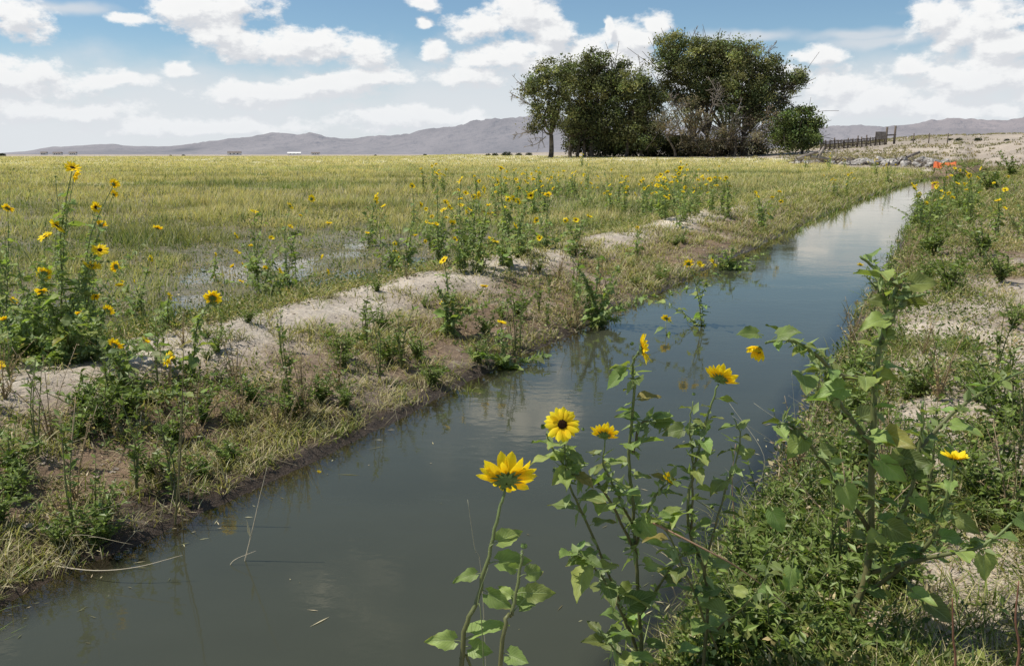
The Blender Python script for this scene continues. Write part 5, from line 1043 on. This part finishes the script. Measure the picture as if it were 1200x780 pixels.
def field_group(name, blobs, nscale, namp, det, rough=.58):
    g = bpy.data.node_groups.new(name, 'ShaderNodeTree'); g.interface.new_socket('Dir', in_out='INPUT', socket_type='NodeSocketVector'); g.interface.new_socket('F', in_out='OUTPUT', socket_type='NodeSocketFloat')
    gi = g.nodes.new('NodeGroupInput'); go = g.nodes.new('NodeGroupOutput')
    sx = N(g, 'ShaderNodeSeparateXYZ'); L(g, gi.outputs[0], sx.inputs[0])
    az = N(g, 'ShaderNodeMath', operation='ARCTAN2'); L(g, sx.outputs[0], az.inputs[0]); L(g, sx.outputs[1], az.inputs[1])
    el = N(g, 'ShaderNodeMath', operation='ARCSINE'); L(g, sx.outputs[2], el.inputs[0])
    cb = N(g, 'ShaderNodeCombineXYZ'); L(g, az.outputs[0], cb.inputs[0]); L(g, el.outputs[0], cb.inputs[1])
    # warp the outlines
    sc = N(g, 'ShaderNodeVectorMath', operation='MULTIPLY'); L(g, gi.outputs[0], sc.inputs[0]); sc.inputs[1].default_value = (1, 1, 1.7)
    wn = N(g, 'ShaderNodeTexNoise'); wn.inputs['Scale'].default_value = 14; wn.inputs['Detail'].default_value = 3; L(g, sc.outputs[0], wn.inputs['Vector'])
    ws = N(g, 'ShaderNodeVectorMath', operation='SUBTRACT'); L(g, wn.outputs['Color'], ws.inputs[0]); ws.inputs[1].default_value = (.5, .5, .5)
    wm = N(g, 'ShaderNodeVectorMath', operation='MULTIPLY'); L(g, ws.outputs[0], wm.inputs[0]); wm.inputs[1].default_value = (.05, .028, 0)
    P = N(g, 'ShaderNodeVectorMath', operation='ADD'); L(g, cb.outputs[0], P.inputs[0]); L(g, wm.outputs[0], P.inputs[1])
    acc = None
    for (cx, cy, rx, ry) in blobs:
        a, e = azel(cx, cy); k = 1/1021
        s1 = N(g, 'ShaderNodeVectorMath', operation='SUBTRACT'); L(g, P.outputs[0], s1.inputs[0]); s1.inputs[1].default_value = (a, e, 0)
        s2 = N(g, 'ShaderNodeVectorMath', operation='MULTIPLY'); L(g, s1.outputs[0], s2.inputs[0]); s2.inputs[1].default_value = (1/(rx*1.0*k), 1/(ry*1.15*k), 0)
        s3 = N(g, 'ShaderNodeVectorMath', operation='LENGTH'); L(g, s2.outputs[0], s3.inputs[0])
        if acc is None: acc = s3.outputs['Value']
        else:
            m = N(g, 'ShaderNodeMath', operation='SMOOTH_MIN'); m.inputs[2].default_value = .35; L(g, acc, m.inputs[0]); L(g, s3.outputs['Value'], m.inputs[1]); acc = m.outputs[0]
    f = N(g, 'ShaderNodeMath', operation='SUBTRACT'); f.inputs[0].default_value = 1.; L(g, acc, f.inputs[1])
    fc = N(g, 'ShaderNodeMath', operation='MAXIMUM'); L(g, f.outputs[0], fc.inputs[0]); fc.inputs[1].default_value = -2
    # other clouds outside the view, from large noise
    gn = N(g, 'ShaderNodeTexNoise'); gn.inputs['Scale'].default_value = 3.2; gn.inputs['Detail'].default_value = 3; L(g, sc.outputs[0], gn.inputs['Vector'])
    gm = N(g, 'ShaderNodeMapRange', clamp=False); L(g, gn.outputs['Fac'], gm.inputs['Value']); gm.inputs['From Min'].default_value = .56; gm.inputs['From Max'].default_value = .68; gm.inputs['To Min'].default_value = 0; gm.inputs['To Max'].default_value = 1
    aa = N(g, 'ShaderNodeMath', operation='ABSOLUTE'); L(g, az.outputs[0], aa.inputs[0])
    m1 = N(g, 'ShaderNodeMapRange'); L(g, aa.outputs[0], m1.inputs['Value']); m1.inputs['From Min'].default_value = .56; m1.inputs['From Max'].default_value = .66; m1.inputs['To Min'].default_value = 0; m1.inputs['To Max'].default_value = 1
    m2 = N(g, 'ShaderNodeMapRange'); L(g, el.outputs[0], m2.inputs['Value']); m2.inputs['From Min'].default_value = .2; m2.inputs['From Max'].default_value = .3; m2.inputs['To Min'].default_value = 0; m2.inputs['To Max'].default_value = .87
    m3 = N(g, 'ShaderNodeMath', operation='MAXIMUM'); L(g, m1.outputs[0], m3.inputs[0]); L(g, m2.outputs[0], m3.inputs[1])
    m4 = N(g, 'ShaderNodeMapRange'); L(g, m3.outputs[0], m4.inputs['Value']); m4.inputs['To Min'].default_value = -2.; m4.inputs['To Max'].default_value = -.15
    m5 = N(g, 'ShaderNodeMath', operation='ADD'); L(g, gm.outputs[0], m5.inputs[0]); L(g, m4.outputs[0], m5.inputs[1])
    mm = N(g, 'ShaderNodeMath', operation='MAXIMUM'); L(g, fc.outputs[0], mm.inputs[0]); L(g, m5.outputs[0], mm.inputs[1])
    n = N(g, 'ShaderNodeTexNoise'); n.inputs['Scale'].default_value = nscale; n.inputs['Detail'].default_value = det; n.inputs['Roughness'].default_value = rough; L(g, sc.outputs[0], n.inputs['Vector'])
    nn = N(g, 'ShaderNodeMath', operation='MULTIPLY_ADD'); L(g, n.outputs['Fac'], nn.inputs[0]); nn.inputs[1].default_value = namp; nn.inputs[2].default_value = -namp*.5
    fs = N(g, 'ShaderNodeMath', operation='ADD'); L(g, mm.outputs[0], fs.inputs[0]); L(g, nn.outputs[0], fs.inputs[1])
    L(g, fs.outputs[0], go.inputs[0]); return g
tc = N(nt, 'ShaderNodeTexCoord'); D_ = tc.outputs['Generated']
def use(g, vec): n = nt.nodes.new('ShaderNodeGroup'); n.node_tree = g; L(nt, vec, n.inputs[0]); return n.outputs[0]
gC = field_group('cumulus', CL, 30, 2.2, 9, .62); gW = field_group('veil', WISP, 16, 1.6, 6, .5)
F0 = use(gC, D_)
off = N(nt, 'ShaderNodeVectorMath', operation='ADD'); L(nt, D_, off.inputs[0]); off.inputs[1].default_value = (-.006, 0, .013)
F1 = use(gC, off.outputs[0]); W0 = use(gW, D_)
def mrn(v, a, b, c, d, smooth=False):
    k = N(nt, 'ShaderNodeMapRange'); L(nt, v, k.inputs['Value']); k.inputs['From Min'].default_value = a; k.inputs['From Max'].default_value = b; k.inputs['To Min'].default_value = c; k.inputs['To Max'].default_value = d
    if smooth: k.interpolation_type = 'SMOOTHSTEP'
    return k.outputs[0]
alpha = mrn(F0, -.05, .5, 0, .98, True); walpha = mrn(W0, -.5, .8, 0, .75, True)
df = N(nt, 'ShaderNodeMath', operation='SUBTRACT'); L(nt, F0, df.inputs[0]); L(nt, F1, df.inputs[1])
lit = mrn(df.outputs[0], -.35, .30, 0, 1, True)
thick = mrn(F0, .3, 1.7, 1, .75)
lm = N(nt, 'ShaderNodeMath', operation='MULTIPLY'); L(nt, lit, lm.inputs[0]); L(nt, thick, lm.inputs[1])
cc = N(nt, 'ShaderNodeMix', data_type='RGBA'); L(nt, lm.outputs[0], cc.inputs['Factor']); cc.inputs['A'].default_value = (8.0, 8.2, 8.6, 1); cc.inputs['B'].default_value = (11.2, 11.2, 11.1, 1)
# sky, veil, cumulus
skm = N(nt, 'ShaderNodeVectorMath', operation='MULTIPLY'); L(nt, sky.outputs[0], skm.inputs[0]); skm.inputs[1].default_value = (1.05, 1.2, 1.22)
sxz = N(nt, 'ShaderNodeSeparateXYZ'); L(nt, D_, sxz.inputs[0])
hz = mrn(sxz.outputs[2], .0, .13, .65, 0, True)
x0 = N(nt, 'ShaderNodeMix', data_type='RGBA'); L(nt, hz, x0.inputs['Factor']); L(nt, skm.outputs[0], x0.inputs['A']); x0.inputs['B'].default_value = (6.8, 7.3, 7.9, 1)
x1 = N(nt, 'ShaderNodeMix', data_type='RGBA'); L(nt, walpha, x1.inputs['Factor']); L(nt, x0.outputs['Result'], x1.inputs['A']); x1.inputs['B'].default_value = (8.5, 8.8, 9.2, 1)
x2 = N(nt, 'ShaderNodeMix', data_type='RGBA'); L(nt, alpha, x2.inputs['Factor']); L(nt, x1.outputs['Result'], x2.inputs['A']); L(nt, cc.outputs['Result'], x2.inputs['B'])
hz2 = mrn(sxz.outputs[2], .0, .13, .62, 0, True); x3 = N(nt, 'ShaderNodeMix', data_type='RGBA'); L(nt, hz2, x3.inputs['Factor']); L(nt, x2.outputs['Result'], x3.inputs['A']); x3.inputs['B'].default_value = (9.0, 9.4, 9.9, 1)
L(nt, x3.outputs['Result'], bg.inputs[0])
w.cycles.sampling_method = 'MANUAL'; w.cycles.sample_map_resolution = 512
scn.view_settings.view_transform = 'Standard'; scn.view_settings.look = 'None'; scn.view_settings.exposure = 0; scn.view_settings.gamma = 1
scn.cycles.max_bounces = 6; scn.cycles.transparent_max_bounces = 8; scn.cycles.diffuse_bounces = 3
